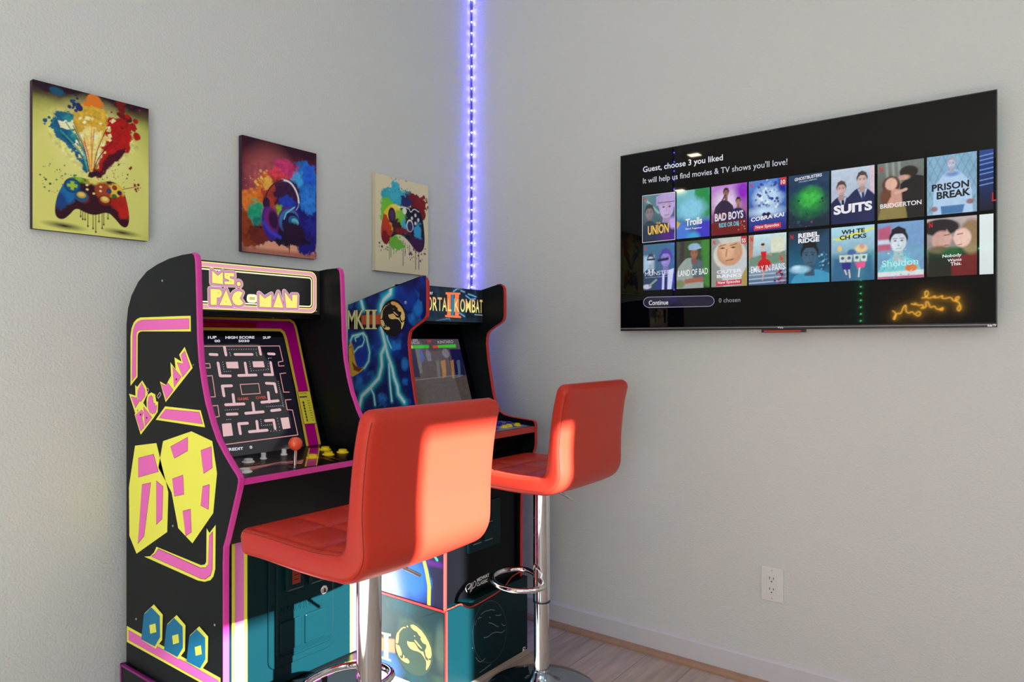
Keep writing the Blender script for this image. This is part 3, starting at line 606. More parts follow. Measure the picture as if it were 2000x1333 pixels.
def p_bridg(R):
    grad(R, K(110, 120, 115), K(90, 75, 50)); [R.line([(x, 0), (x+.04, .6)], .05, K(150, 160, 150), .05) for x in (.2, .34, .47)]; R.poly([(.45, .9), (.5, .4), (.75, .25), (1, .3), (1, 1), (.6, 1)], K(28, 22, 25), .02); R.ell((.68, .2), .2, .15, K(40, 28, 25), .03); R.ell((.58, .29), .12, .06, K(205, 160, 140), .04)
    R.ell((.3, .4), .2, .22, K(90, 55, 40), .04); R.ell((.2, .6), .14, .2, K(110, 65, 45), .06); R.poly([(.3, .45), (.52, .5), (.55, .8), (.15, .8), (.3, .6)], K(205, 155, 135), .03); R.ell((.3, .38), .13, .15, K(225, 180, 160), .03); R.poly([(.08, .8), (.6, .76), (.65, 1), (0, 1)], K(140, 125, 70), .03); R.line([(.4, .55), (.62, .5)], .07, K(215, 170, 150))
def p_prison(R):
    grad(R, K(130, 175, 205), K(140, 175, 200)); R.shade(9, 4, .8, 1.15)
    for k in range(-6, 8): R.line([(k*.16, 0), (k*.16+.6, 1)], .008, K(90, 125, 150)); R.line([(k*.16+.6, 0), (k*.16, 1)], .008, K(90, 125, 150))
    shoulders(R, .52, .26, .4, .75, K(175, 205, 235)); R.poly([(.28, .86), (.76, .86), (.72, 1), (.3, 1)], K(70, 120, 170), .02); R.ell((.52, .33), .14, .06, K(110, 150, 205), .05); head(R, .5, .15, .22, K(190, 190, 210), K(150, 160, 180)); R.ell((.15, .9), .07, .06, K(150, 110, 120), .03); R.ell((.87, .82), .08, .06, K(150, 110, 115), .03)
def p_dark(R): grad(R, K(20, 60, 140), K(8, 6, 25)); [R.line([(0, y), (1, y-.1)], .02, K(120, 160, 220), .02) for y in (.1, .17, .24, .33, .4, .5, .58)]; R.line([(.75, .9), (.9, .75)], .08, K(190, 20, 30))
def p_monsters(R):
    grad(R, K(60, 110, 140), K(60, 80, 130)); R.poly([(0, .25), (.35, .25), (.35, .6), (0, .6)], K(160, 190, 215), .1); shoulders(R, .24, .52, .36, .6, K(35, 60, 90)); R.poly([(.14, .54), (.36, .54), (.26, .75)], K(200, 215, 230)); R.line([(.25, .56), (.26, .75)], .05, K(40, 50, 90)); head(R, .24, .34, .26, K(180, 190, 210), K(60, 60, 90)); R.line([(.14, .33), (.36, .33)], .05, K(20, 25, 45))
    shoulders(R, .78, .58, .36, .6, K(40, 50, 130)); R.poly([(.62, .62), (.98, .55), (.9, 1), (.6, 1)], K(200, 205, 235)); R.line([(.74, .62), (.72, 1)], .1, K(25, 30, 110)); head(R, .72, .34, .42, K(140, 130, 200), K(75, 60, 160), hs=1.15); R.line([(.5, .36), (.78, .34)], .08, K(20, 20, 70)); R.ell((.12, .92), .14, .07, K(190, 190, 215), .03); R.line([(.2, .9), (.42, .78)], .06, K(130, 150, 150))
def p_land(R):
    grad(R, K(60, 80, 45), K(50, 60, 40)); R.poly([(.75, 0), (1, 0), (1, 1), (.8, .9)], K(60, 130, 50), .1, .1, 8, 3); R.poly([(.12, 0), (.25, 0), (.22, .5), (.1, .5)], K(60, 45, 50), .05); shoulders(R, .4, .36, .42, .68, K(150, 160, 155)); R.poly([(.45, .38), (.8, .45), (.85, .9), (.5, .8)], K(80, 100, 110), .05, .08, 6, 3); head(R, .54, .26, .3, K(150, 95, 80), K(80, 55, 45)); R.ell((.54, .13), .18, .1, K(140, 180, 205), .03); R.line([(.4, .18), (.74, .16)], .04, K(150, 185, 205)); R.line([(.3, .85), (.75, .82)], .13, K(165, 95, 75), .04); R.ell((.1, .9), .15, .12, K(120, 130, 90), .06)
def p_outer(R):
    grad(R, K(150, 155, 150), K(140, 140, 135)); R.ell((.52, .35), .46, .42, K(205, 205, 195), .05); R.poly([(.25, .6), (1, .3), (1, .95), (.35, 1)], K(195, 200, 205), .05); R.ell((.52, .3), .36, .38, K(200, 150, 115), .04); R.ell((.45, .25), .2, .24, K(225, 175, 140), .15); R.poly([(.18, .0), (.9, 0), (.85, .1), (.3, .13)], K(200, 200, 190), .03)
    for x in (.32, .62): R.ell((x, .21), .06, .02, K(50, 30, 25), .02); R.line([(x-.09, .17), (x+.09, .14)], .02, K(110, 75, 50))
    R.line([(.44, .24), (.42, .38)], .03, K(165, 115, 85)); R.line([(.42, .47), (.62, .45)], .025, K(130, 60, 50)); R.poly([(.85, .8), (1, .6), (1, 1), (.85, 1)], K(165, 150, 80), .03)
def p_emily(R):
    grad(R, K(200, 230, 235), K(60, 90, 130)); R.poly([(.0, .0), (.14, .0), (.1, .5), (0, .5)], K(190, 130, 110), .03); R.poly([(.6, .1), (.7, .02), (.78, .1), (.88, .02), (.96, .1), (.96, .38), (.6, .42)], K(215, 220, 200), .02); R.poly([(.0, .45), (1, .35), (1, .6), (0, .62)], K(110, 140, 120), .05, .1, 6, 3); [R.line([(0, y), (1, y-.03)], .03, K(180, 195, 215)) for y in (.72, .8, .88, .96)]
    R.ell((.42, .6), .18, .16, K(190, 10, 20), .03); R.poly([(.32, .34), (.48, .34), (.46, .55), (.36, .55)], K(200, 15, 25), .02); R.ell((.38, .24), .05, .06, K(225, 180, 160), .01); R.ell((.38, .2), .05, .035, K(30, 15, 15), .01); R.line([(.48, .38), (.6, .42)], .03, K(210, 140, 125)); R.line([(.4, .75), (.37, .9)], .03, K(220, 160, 145)); R.dots((.85, .88), .16, 40, .01, .04, [K(170, 15, 40), K(90, 20, 80)], 5); R.dots((.88, .5), .1, 14, .01, .03, [K(215, 60, 50)], 6)
def p_rebel(R):
    grad(R, K(15, 40, 60), K(20, 110, 150)); R.poly([(.7, .2), (1, 0), (1, .7), (.8, .8)], K(30, 70, 100), .1); shoulders(R, .6, .75, .55, .4, K(60, 150, 190)); head(R, .52, .48, .52, K(60, 90, 115), K(8, 14, 22)); R.ell((.28, .74), .24, .1, K(150, 200, 225), .06); R.ell((.2, .7), .1, .05, K(190, 225, 240), .05); R.dots((.85, .6), .16, 40, .01, .03, [K(120, 200, 225), K(30, 90, 130)], 5)
def p_white(R):
    grad(R, K(175, 220, 235), K(40, 90, 130)); R.poly([(0, .55), (1, .5), (1, 1), (0, 1)], K(45, 100, 140), .2); R.poly([(0, .22), (.3, .17), (1, .04), (1, .08), (.2, .25)], K(225, 225, 90), .01); R.ell((.2, .4), .05, .07, K(225, 190, 110), .02); R.ell((.7, .42), .14, .1, K(235, 205, 150), .04); R.ell((.72, .38), .06, .07, K(210, 160, 140), .02); R.ell((.48, .48), .1, .08, K(60, 100, 160), .04)
    for x in (.27, .42, .6, .76): R.poly([(x-.08, .52), (x+.08, .53), (x+.06, .66), (x-.07, .65)], K(205, 215, 205), .01); R.ell((x, .58), .04, .04, K(60, 90, 140), .01)
    R.poly([(.25, .66), (.47, .67), (.45, .8), (.26, .78)], K(40, 30, 130), .02); R.poly([(.55, .67), (.8, .66), (.78, .76), (.62, .79)], K(230, 50, 140), .02); [R.line(q, .03, K(225, 205, 205)) for q in ([(.32, .8), (.36, .88)], [(.42, .8), (.44, .94)], [(.66, .78), (.64, .93)])]
def p_sheldon(R):
    grad(R, K(120, 160, 205), K(110, 150, 190)); R.poly([(0, .1), (.3, .05), (.3, .5), (0, .5)], K(185, 90, 120), .08); R.poly([(0, .3), (.3, .3), (.3, .38), (0, .38)], K(200, 215, 235), .05); shoulders(R, .48, .6, .48, .5, K(120, 205, 215)); head(R, .46, .34, .48, K(205, 215, 225), K(25, 20, 35)); R.poly([(0, .88), (1, .86), (1, 1), (0, 1)], K(215, 225, 225), .03); R.ell((.73, .82), .13, .09, K(225, 120, 50), .03); R.poly([(0, .96), (1, .95), (1, 1), (0, 1)], K(190, 80, 130), .03); R.dots((.45, .75), .35, 50, .01, .02, [K(190, 235, 235), K(80, 160, 180)], 5)
def p_nobody(R):
    grad(R, K(190, 175, 175), K(15, 12, 15)); R.poly([(0, .55), (1, .5), (1, 1), (0, 1)], K(15, 20, 15), .1); R.poly([(.5, .7), (1, .6), (1, 1), (.5, 1)], K(110, 10, 20), .04); R.ell((.28, .16), .38, .2, K(35, 25, 30), .04); R.ell((.9, .35), .24, .4, K(150, 120, 85), .06); R.ell((.3, .38), .2, .22, K(205, 160, 150), .05); R.poly([(.4, .2), (.52, .34), (.42, .5), (.3, .5)], K(215, 170, 160), .04); R.ell((.26, .54), .2, .09, K(110, 70, 60), .06); R.ell((.72, .36), .17, .22, K(235, 195, 180), .04); R.poly([(.6, .22), (.53, .37), (.62, .5), (.7, .5)], K(235, 195, 180), .03)
    R.line([(.36, .3), (.46, .29)], .02, K(50, 30, 30)); R.line([(.62, .3), (.72, .29)], .02, K(60, 35, 35)); R.line([(.62, .48), (.7, .47)], .02, K(150, 70, 70)); R.line([(.36, .47), (.44, .47)], .02, K(120, 60, 60)); R.ell((.5, .6), .2, .1, K(20, 70, 25), .08)
def p_pale(R): grad(R, K(225, 235, 235), K(215, 225, 225)); R.poly([(.45, .05), (.95, .1), (.95, .25), (.5, .22)], K(40, 110, 190), .03); R.poly([(.45, .38), (.9, .38), (.9, .46), (.45, .46)], K(215, 215, 70), .03); R.ell((.7, .78), .3, .17, K(225, 225, 110), .1)
rows = [(r1t, r1b, [p_union, p_trolls, p_badboys, p_cobra, p_ghost, p_suits, p_bridg, p_prison, p_dark]), (r2t, r2b, [p_monsters, p_land, p_outer, p_emily, p_rebel, p_white, p_sheldon, p_nobody, p_pale])]
NB = [(0, 0), (3, 0), (0, 1), (2, 1), (3, 1), (4, 1), (7, 1), (6, 0)]
TILES = {}
for ri, (vt, vb, fs) in enumerate(rows):
    for ci, fn in enumerate(fs):
        u0, u1 = ru(cols_l[ci]), ru(cols_r[ci]); wfull = ru(cols_r[7])-ru(cols_l[7]) if ci == 8 else u1-u0; hh = vt-vb
        R = Ras(TVF, u0, vb, u1, vt, 58 if ci < 8 else 22, (0, 0, 0), None, wfull)
        R.tr = (lambda p, u0=u0, wf=wfull, vt=vt, hh=hh: (u0+p[0]*wf, vt-p[1]*hh)); R.k = wfull
        fn(R)
        if ci < 8: R.shade(4, 90+ci+10*ri, .86, 1.1)
        TILES[(ci, ri)] = R.build('poster_tile', M_LCD, tv, .0002)
def tv_text(name, quads, st=None, parent=None):
    A = Art(TVF, TT, .00075, base=.0007)
    for q in quads: A.text(*q)
    return A.build(name, M_LIT, parent or tv)
M_LIT = mat('lit_text', (.01, .01, .01), .1, attr=True, attr_emit=.95)
WH = K(225, 228, 238)
tv_text('headline', [('Guest, choose 3 you liked', [(1256, 340.5), (1412, 317), (1256, 326)], WH, .012)])
tv_text('subtitle', [("It will help us find movies & TV shows you'll love!", [(1256, 362.5), (1538, 325.5), (1256, 348)], K(205, 208, 220), .004)])
A = Art(TVF, TT, .00075, base=.0007); fr = [(1255, 383), (1318.5, 375.3), (1318.5, 468), (1255, 474.5)]; A.stroke(fr, 2.2, K(235, 235, 240), closed=True, round_=False); A.build('selection_frame', M_LIT, tv)
cb = []
for cx_, cy_, a0, a1 in ((1269, 591, 90, 270), (1383, 588.5, -90, 90)): cb += [(cx_+12*math.cos(math.radians(q)), cy_-10.3*math.sin(math.radians(q))) for q in range(a0, a1+1, 15)]
A = Art(TVF, TT, .00075, base=.0007); A.poly(cb, K(22, 12, 45)); A.up(); A.stroke(cb, 1.9, K(190, 185, 215), closed=True); A.up()
cbo = A.build('continue_button', M_LIT, tv)
A = Art(TVF, TT, .00075, base=.0014); A.text('Continue', [(1267.5, 596.5), (1305.5, 595.3), (1267.5, 587.5)], K(225, 225, 235), .008); A.build('button_text', M_LIT, cbo)
tv_text('chosen_count', [('0 chosen', [(1404, 591.5), (1446, 590), (1404, 583)], K(150, 150, 165), .002)])
TA = {}
def cell(ci, ri):
    vt, vb = rows[ri][0], rows[ri][1]; u0 = ru(cols_l[ci]); wf = ru(cols_r[min(ci, 7)])-ru(cols_l[min(ci, 7)])
    return lambda x, y: (u0+x*wf, vt-y*(vt-vb))
def ct(ci, ri, s_, x0, x1, y0, y1, col, off=.02, sl=0., lay=0):
    A = TA.setdefault((ci, ri), Art(TVF, TT, .00075, base=.0007)); A.layer = lay
    f = cell(ci, ri); V, F, _ = glyphs(s_, off*.6); a = np.array(f(x0, y1)); b = np.array(f(x1, y1-sl)); c = np.array(f(x0+.0, y0)); A.add([a+(b-a)*p[0]+(c-a)*p[1] for p in V], F, col)
W2 = K(238, 238, 242); BK = K(15, 15, 25); YL = K(240, 190, 60)
ct(0, 0, 'UNION', .15, .82, .66, .86, YL, .05, .02); ct(0, 0, 'THE', .42, .56, .60, .64, YL)
ct(1, 0, 'Trolls', .28, .78, .60, .75, W2, .05, .02); ct(1, 0, 'Band Together', .28, .78, .79, .83, W2)
ct(2, 0, 'BAD BOYS', .1, .9, .56, .72, K(225, 215, 230), .05, .02); ct(2, 0, 'RIDE OR DIE', .22, .78, .76, .85, K(90, 200, 215), .04, .01)
ct(3, 0, 'COBRA KAI', .06, .94, .72, .80, W2, .05, .05); ct(4, 0, 'GHOSTBUSTERS', .15, .82, .05, .11, W2, .03, .03); ct(4, 0, 'FROZEN EMPIRE', .26, .7, .125, .15, K(180, 200, 210), .01, .02)
ct(5, 0, 'SUITS', .06, .95, .66, .83, W2, .08, .03); ct(6, 0, 'BRIDGERTON', .06, .95, .72, .80, W2, .03, .01); ct(7, 0, 'PRISON', .1, .85, .48, .60, BK, .05, .02); ct(7, 0, 'BREAK', .2, .88, .615, .74, BK, .06, .02)
ct(0, 1, 'MONSTERS', .06, .94, .60, .69, K(215, 225, 240), -.005, .02); ct(0, 1, 'THE LYLE AND ERIK MENENDEZ STORY', .06, .8, .715, .735, K(190, 200, 225), 0, .01)
ct(1, 1, 'LAND OF BAD', .05, .95, .61, .74, K(235, 240, 235), .02, .02); ct(2, 1, 'OUTER', .16, .86, .66, .73, W2, .04, .01); ct(2, 1, 'BANKS', .16, .86, .75, .82, W2, .04, .01)
ct(3, 1, 'EMILY IN PARIS', .06, .96, .63, .76, W2, .01, .04); ct(4, 1, 'REBEL', .24, .76, .05, .14, W2, .07, .01); ct(4, 1, 'RIDGE', .24, .76, .15, .24, W2, .07, .01)
ct(5, 1, 'WH TE', .24, .78, .06, .14, BK, .06, .01); ct(5, 1, 'CH CKS', .2, .82, .16, .24, BK, .06, .01); ct(6, 1, 'young', .28, .72, .58, .66, K(120, 190, 205), -.005, .02); ct(6, 1, 'Sheldon', .1, .88, .67, .79, K(200, 240, 245), -.008, .02)
ct(7, 1, 'Nobody', .32, .7, .63, .70, W2, .03, .01); ct(7, 1, 'Wants', .42, .7, .71, .76, W2, .03, .01); ct(7, 1, 'This.', .48, .7, .77, .83, W2, .03, .01)
ct(8, 0, 'L', .24, .32, .72, .86, K(190, 20, 35), .04, .0)
for ci, ri in [(0, 0), (3, 0), (6, 0), (0, 1), (2, 1), (3, 1), (4, 1), (7, 1)]: ct(ci, ri, 'N', .045, .115, .04 if ci < 4 else .06, .13 if ci < 4 else .15, K(210, 25, 35), .05)
for k_, A in TA.items(): A.build('poster_title', M_LIT, TILES[k_])
TA = {}
for k_ in ((3, 0), (2, 1)): TA[k_] = Art(TVF, TT, .00075, base=.0010)
for ci, ri, s_ in ((3, 0, '10'), (2, 1, 'SS')):
    f = cell(ci, ri); A = TA[(ci, ri)]; A.poly([f(.84, 0), f(1, 0), f(1, .15), f(.84, .15)], K(200, 45, 60), raw=True); ct(ci, ri, s_, .86, .97, .05, .13, W2, .03, 0, 1); A.layer = 0
for k_, A in TA.items(): A.build('corner_badge', M_LIT, TILES[k_])
for k_ in ((3, 0), (2, 1)): TA[k_] = Art(TVF, TT, .00075, base=.0010)
for ci, ri in ((3, 0), (2, 1)):
    f = cell(ci, ri); A = TA[(ci, ri)]; A.poly([f(.14, .88), f(.86, .86), f(.86, .96), f(.14, .98)], K(205, 50, 65), raw=True); ct(ci, ri, 'New Episodes', .19, .81, .885, .96, W2, .02, .015, 1); A.layer = 0
for k_, A in TA.items(): A.build('ribbon', M_LIT, TILES[k_])

# ------------------------------------------------------------------ arcade cabinets
TH_ = .016
def side_line(pts, it=1): return pts
def make_cabinet(root, y0, y1, prof, nfront, m_side, m_mold):
    """two side panels cut to an (x,z) outline with an edge strip along the front; prof starts back-bottom, runs over the top and down the front"""
    out = []
    for a, nm in ((y0, 'side_panel'), (y1-TH_, 'side_panel')):
        p = prism(nm, prof, a, a+TH_, m_side, root); out.append(p)
        molding('edge_molding', prof[nfront:], a, a+TH_, m_mold, p)
    return out
def button(pl, uv, r, m, parent, h=.009, name='button'):
    c = pl.w(uv[0], uv[1], 0)
    b = lathe(name, c, [(0, 0), (r*1.12, 0), (r*1.12, .0022), (r*.98, .0034), (r*.80, .0034), (r*.78, h), (r*.6, h*.98), (0, h*.86)], m, parent, 20, tuple(pl.N)); return b
def joystick(pl, uv, parent, m_ball=M_RBALL, hgt=.062, r=.0178):
    j = lathe('joystick', pl.w(uv[0], uv[1], 0), [(0, 0), (.017, 0), (.017, .0015), (0, .0018)], M_PLASTIC, parent, 20, tuple(pl.N))
    lathe('shaft', pl.w(uv[0], uv[1], 0), [(0, 0), (.0046, 0), (.0046, hgt-.01), (0, hgt-.01)], M_CHROME, j, 14, tuple(pl.N))
    bm = bmesh.new(); bmesh.ops.create_uvsphere(bm, u_segments=24, v_segments=16, radius=r); bmesh.ops.translate(bm, verts=bm.verts, vec=Vector(pl.w(uv[0], uv[1], hgt)))
    mobj('ball_top', from_bm(bm, 'ball_top'), m_ball, j, smooth=True); return j

# ---- first cabinet: pink edging, maze game
P1 = [(.042, .284), (.0425, 1.239), (.052, 1.284), (.073, 1.320), (.112, 1.356), (.161, 1.382), (.217, 1.397), (.280, 1.408), (.345, 1.413), (.394, 1.4135), (.404, 1.408), (.409, 1.395), (.4118, 1.358), (.4145, 1.300), (.4167, 1.249), (.4191, 1.198), (.4264, 1.139), (.4407, 1.0844), (.4573, 1.038), (.483, .9893), (.508, .951), (.5398, .9195), (.577, .888), (.592, .877), (.600, .868), (.6008, .860), (.5965, .844), (.5728, .783), (.5487, .7206), (.5376, .6966), (.5353, .659), (.5353, .284)]
Y0, Y1 = -1.55, -1.078; YC = (Y0+Y1)/2; YI0, YI1 = Y0+TH_, Y1-TH_
c1 = thing('arcade_cabinet', 'black upright maze game cabinet with pink edging and MS. PAC-MAN marquee', 'arcade cabinet', (.3, YC, .284), 'arcade cabinets on risers')
sides1 = make_cabinet(c1, Y0, Y1, P1, 9, M_SIDE, M_PINK)
prism('back_panel', [(.044, .286), (.056, .286), (.056, 1.236), (.044, 1.236)], YI0, YI1, M_INNER, c1)
up_ = [(.054, 1.236), (.064, 1.281), (.083, 1.314), (.119, 1.347), (.166, 1.371), (.220, 1.386), (.281, 1.397), (.306, 1.399), (.306, 1.386), (.281, 1.385), (.222, 1.374), (.171, 1.360), (.127, 1.337), (.094, 1.307), (.076, 1.276), (.066, 1.236)]
prism('top_panel', up_, YI0, YI1, M_BLACK, c1)
# marquee box
mqx = .319
mq = box('marquee_box', (.262, YI0, 1.270), (mqx-.002, YI1, 1.409), M_INNER, c1)
MQ = Plane((mqx-.0015, YC, 1.2735), (0, 1, 0), (0, 0, 1))
A = Art(MQ, tracer(MQ, 370, 490, 7.407), .00024)
def rrect(w2, v0, v1, r, n=5):
    o = []
    for cx_, cy_, a0 in ((w2-r, v1-r, 0), (-w2+r, v1-r, 90), (-w2+r, v0+r, 180), (w2-r, v0+r, 270)):
        o += [(cx_+r*math.cos(math.radians(a0+90*k/n)), cy_+r*math.sin(math.radians(a0+90*k/n))) for k in range(n+1)]
    return o
YEL = K(250, 238, 130); YELP = K(245, 235, 120); CRM = K(250, 245, 205); PKM = K(222, 160, 175); PKD = K(215, 140, 190); BLK = (.004, .004, .004)
A.poly([(-.217, .0), (.217, .0), (.217, .1355), (-.217, .1355)], BLK, raw=True); A.up()
A.poly(rrect(.205, .004, .1315, .022), YEL, raw=True); A.up(); A.poly(rrect(.2025, .0065, .129, .0205), PKM, raw=True); A.up()
A.poly(rrect(.1925, .0165, .119, .0145), YEL, raw=True); A.up(); A.poly(rrect(.190, .019, .1165, .0125), BLK, raw=True); A.up()
A.poly(rrect(.187, .022, .1135, .0105), CRM, raw=True); A.up(); A.poly(rrect(.183, .026, .1095, .0075), BLK, raw=True); A.up()
ML = {'M': [(315, 285), (400, 362), (474, 305), (478, 487), (318, 470)], 'S': [(495, 318), (635, 325), (640, 380), (578, 372), (578, 398), (640, 420), (640, 492), (500, 487), (495, 442), (562, 445), (562, 425), (495, 398)],
      'P': [(293, 552), (430, 560), (458, 590), (462, 630), (448, 665), (425, 682), (388, 682), (387, 788), (296, 785)], 'A': [(520, 560), (612, 798), (423, 790)],
      'm': [(1000, 618), (1080, 690), (1180, 628), (1174, 822), (1003, 815)], 'a': [(1278, 600), (1352, 828), (1200, 822)], 'n': [(1365, 590), (1476, 735), (1476, 638), (1552, 640), (1548, 832), (1390, 828)], '-': [(860, 668), (938, 672), (936, 716), (858, 712)]}
Cc = []
for q in range(42, 322, 14): Cc.append((702+96*math.cos(math.radians(q)), 690+105*math.sin(math.radians(q))))
Cc.append((722, 690)); ML['C'] = Cc
for wd, col in ((64, CRM), (54, K(70, 40, 60)), (47, PKD), (8, K(60, 40, 40))):
    for kk_, P in ML.items():
        if kk_ != '-' or wd > 60: A.stroke(P, wd, col, closed=True)
    if wd > 40: A.disc((702, 482), 30+wd/2, col)
    A.up()
for kk_, P in ML.items():
    A.poly(P, K(200, 190, 120) if kk_ == '-' else YELP)
A.up(); A.disc((702, 482), 31, K(60, 40, 40)); A.up(); A.disc((702, 482), 26, YELP); A.up()
for x, y in ((408, 610), (518, 738), (538, 358), (588, 448), (1278, 774)): A.disc((x, y), 9, K(215, 205, 90))
A.text('TM', [(1805, 884), (1832, 886), (1805, 868)], K(220, 220, 220))
A.build('marquee_print', M_BACKLIT, mq, label='lit pink and yellow marquee lettering')
prism('speaker_panel', [(.256, 1.283), (.262, 1.270), (.317, 1.2695), (.317, 1.262), (.258, 1.262)], YI0, YI1, M_INNER, c1)
lathe('screw', (.29, YC+.07, 1.2618), [(0, 0), (.003, 0), (.0025, .0012), (0, .0014)], M_STEEL, c1, 10, (0, 0, -1))
# sloped bezel with the printed surround and the game picture behind clear acrylic
bx = lambda z: .281+(1.053-z)*.40
prism('bezel', [(bx(1.285)-.004, 1.284), (bx(1.285)+.002, 1.285), (bx(.874)+.002, .874), (bx(.874)-.012, .870)], YI0, YI1, M_GLASSBLACK, c1)
BZ = Plane((bx(1.234)+.0022, YC, 1.234), (0, 1, 0), (-.40, 0, 1))
tb = tracer(BZ, 380, 610, 4.166); A = Art(BZ, tb, .00037)
def sym(P):
    Q = [tb(p) for p in P]; return Q+[(-u, v) for u, v in reversed(Q)]
Oy = [(780, 58), (812, 80), (832, 125), (930, 600), (1032, 1095)]; Om = [(772, 76), (802, 96), (817, 140), (914, 600), (1012, 1097)]
Iy = [(700, 136), (732, 162), (750, 210), (836, 610), (930, 1108)]; Ib = [(694, 158), (716, 178), (730, 220), (816, 610), (910, 1112)]
MAG = K(170, 0, 120); A.poly(sym(Oy), K(200, 165, 50), raw=True); A.up(); A.poly(sym(Om), MAG, raw=True); A.up()
q1 = tb((500, 80)); q2 = tb((500, 140)); A.poly([(-.16, q1[1]-.002), (q1[0], q1[1]-.002), (q1[0]-.004, q2[1]+.004), (-.16, q2[1]+.004)], K(130, 10, 25), raw=True); A.up()
for dv in (.006, .011): A.poly([(-.15, q1[1]-dv-.003), (.0-.02, q1[1]-dv-.003), (-.02, q1[1]-dv-.0042), (-.15, q1[1]-dv-.0042)], K(200, 60, 60), raw=True)
A.poly(sym(Iy), K(205, 175, 55), raw=True); A.up(); A.poly(sym(Ib), (.004, .004, .006), raw=True); A.up()
A.outline([(838, 652), (934, 646), (984, 905), (890, 912)], [(8, K(120, 20, 60))], K(215, 205, 60))
for i in range(7): A.disc((882+i*5.2, 738+i*24), 9-.4*i, K(30, 40, 30), 8, ry=12)
for i in range(9): A.stroke([(912+i*5, 722+i*20), (930+i*5, 721+i*20)], 4, K(60, 60, 20), round_=False)
A.stroke([(850, 694), (912, 690)], 11, K(40, 40, 90), round_=False); A.text('MS. PAC-MAN', [(852, 672), (908, 668), (850, 658)], K(60, 20, 20))
A.build('bezel_print', M_PRINT, c1)
GS = Plane((bx(1.234)+.0046, YC, 1.234), (0, 1, 0), (-.40, 0, 1)); tg = tracer(GS, 380, 610, 4.166)
sc = Art(GS, tg, .00036); MZ = K(226, 184, 186)
pp = [tg((722, 205)), tg((905, 1118)), None, None]
sc.poly([(-pp[0][0]-.0, pp[0][1]), pp[0], (pp[1][0], pp[1][1]), (-pp[1][0], pp[1][1])], K(14, 12, 22), raw=True); sc.up()
for P in ([(40, 278), (690, 276), (718, 400), (680, 408), (684, 440), (728, 438)], [(742, 496), (694, 502), (724, 652), (770, 652)], [(785, 712), (738, 716), (752, 795), (796, 798), (840, 1000), (215, 1083), (155, 860), (200, 850), (188, 760), (135, 765)], [(120, 692), (168, 690), (143, 518), (92, 522)], [(80, 455), (128, 455), (122, 420), (82, 420), (70, 395), (50, 290)], [(370, 590), (520, 582), (533, 662), (385, 672), (370, 590)]):
    sc.stroke(P, 7, K(215, 150, 150))
for P in ([(242, 285), (255, 350)], [(525, 285), (537, 345)], [(125, 345), (182, 347)], [(328, 345), (468, 345)], [(600, 340), (648, 342)], [(190, 415), (208, 520), (290, 520)], [(410, 415), (425, 510)], [(358, 517), (500, 513)], [(618, 410), (635, 510), (568, 510)],
          [(300, 600), (225, 603), (238, 682)], [(312, 672), (322, 750)], [(252, 755), (402, 748)], [(582, 580), (650, 583), (665, 652)], [(598, 655), (608, 733)], [(545, 735), (680, 722)], [(472, 740), (483, 812)], [(415, 825), (558, 812)], [(265, 833), (345, 830)], [(625, 803), (695, 795)], [(430, 905), (358, 910), (372, 990)], [(505, 890), (515, 970)], [(445, 975), (590, 962)], [(575, 885), (642, 880), (655, 950)]):
    sc.stroke(P, 23, MZ)
for P in ([(258, 410), (348, 408), (354, 456), (266, 454)], [(474, 406), (556, 404), (566, 446), (480, 446)], [(226, 914), (294, 908), (308, 1002), (236, 1010)], [(702, 866), (760, 860), (776, 942), (720, 950)]): sc.poly(P, MZ); sc.stroke(P, 8, MZ, closed=True)
rr = random.Random(4)
for a, b, n in (((280, 305), (500, 302), 12), ((285, 330), (292, 355), 3), ((500, 330), (506, 355), 3), ((228, 408), (240, 485), 5), ((240, 485), (292, 482), 4), ((445, 405), (460, 480), 5), ((460, 478), (600, 468), 8), ((600, 380), (596, 460), 5), ((680, 566), (722, 770), 14), ((588, 770), (716, 762), 9), ((248, 798), (352, 792), 7), ((262, 876), (292, 874), 3), ((538, 876), (545, 925), 4), ((545, 925), (625, 918), 6), ((620, 970), (690, 965), 4), ((672, 865), (690, 935), 4), ((600, 375), (622, 374), 3)):
    for i in range(n): t_ = i/(n-1); sc.disc((a[0]+(b[0]-a[0])*t_, a[1]+(b[1]-a[1])*t_), 3.1, K(230, 225, 235), 6)
sc.up(); TX = K(225, 225, 235)
sc.text('1UP', [(108, 219), (178, 217), (108, 197)], TX, .03); sc.text('HIGH SCORE', [(250, 219), (486, 217), (250, 197)], TX, .03); sc.text('2UP', [(554, 219), (619, 217), (554, 199)], TX, .03)
sc.text('00', [(162, 247), (208, 246), (160, 226)], TX, .03); sc.text('5030', [(357, 246), (446, 245), (355, 226)], TX, .03)
sc.text('GAME', [(350, 720), (440, 716), (346, 697)], K(190, 70, 50), .02); sc.text('OVER', [(500, 710), (585, 705), (494, 687)], K(190, 70, 50), .02)
sc.text('CREDIT', [(250, 1134), (397, 1122), (245, 1110)], TX, .03); sc.text('0', [(448, 1114), (470, 1112), (445, 1090)], TX, .03)
sc.build('game_screen', M_LCD2, c1, label='lit maze picture on the game screen')
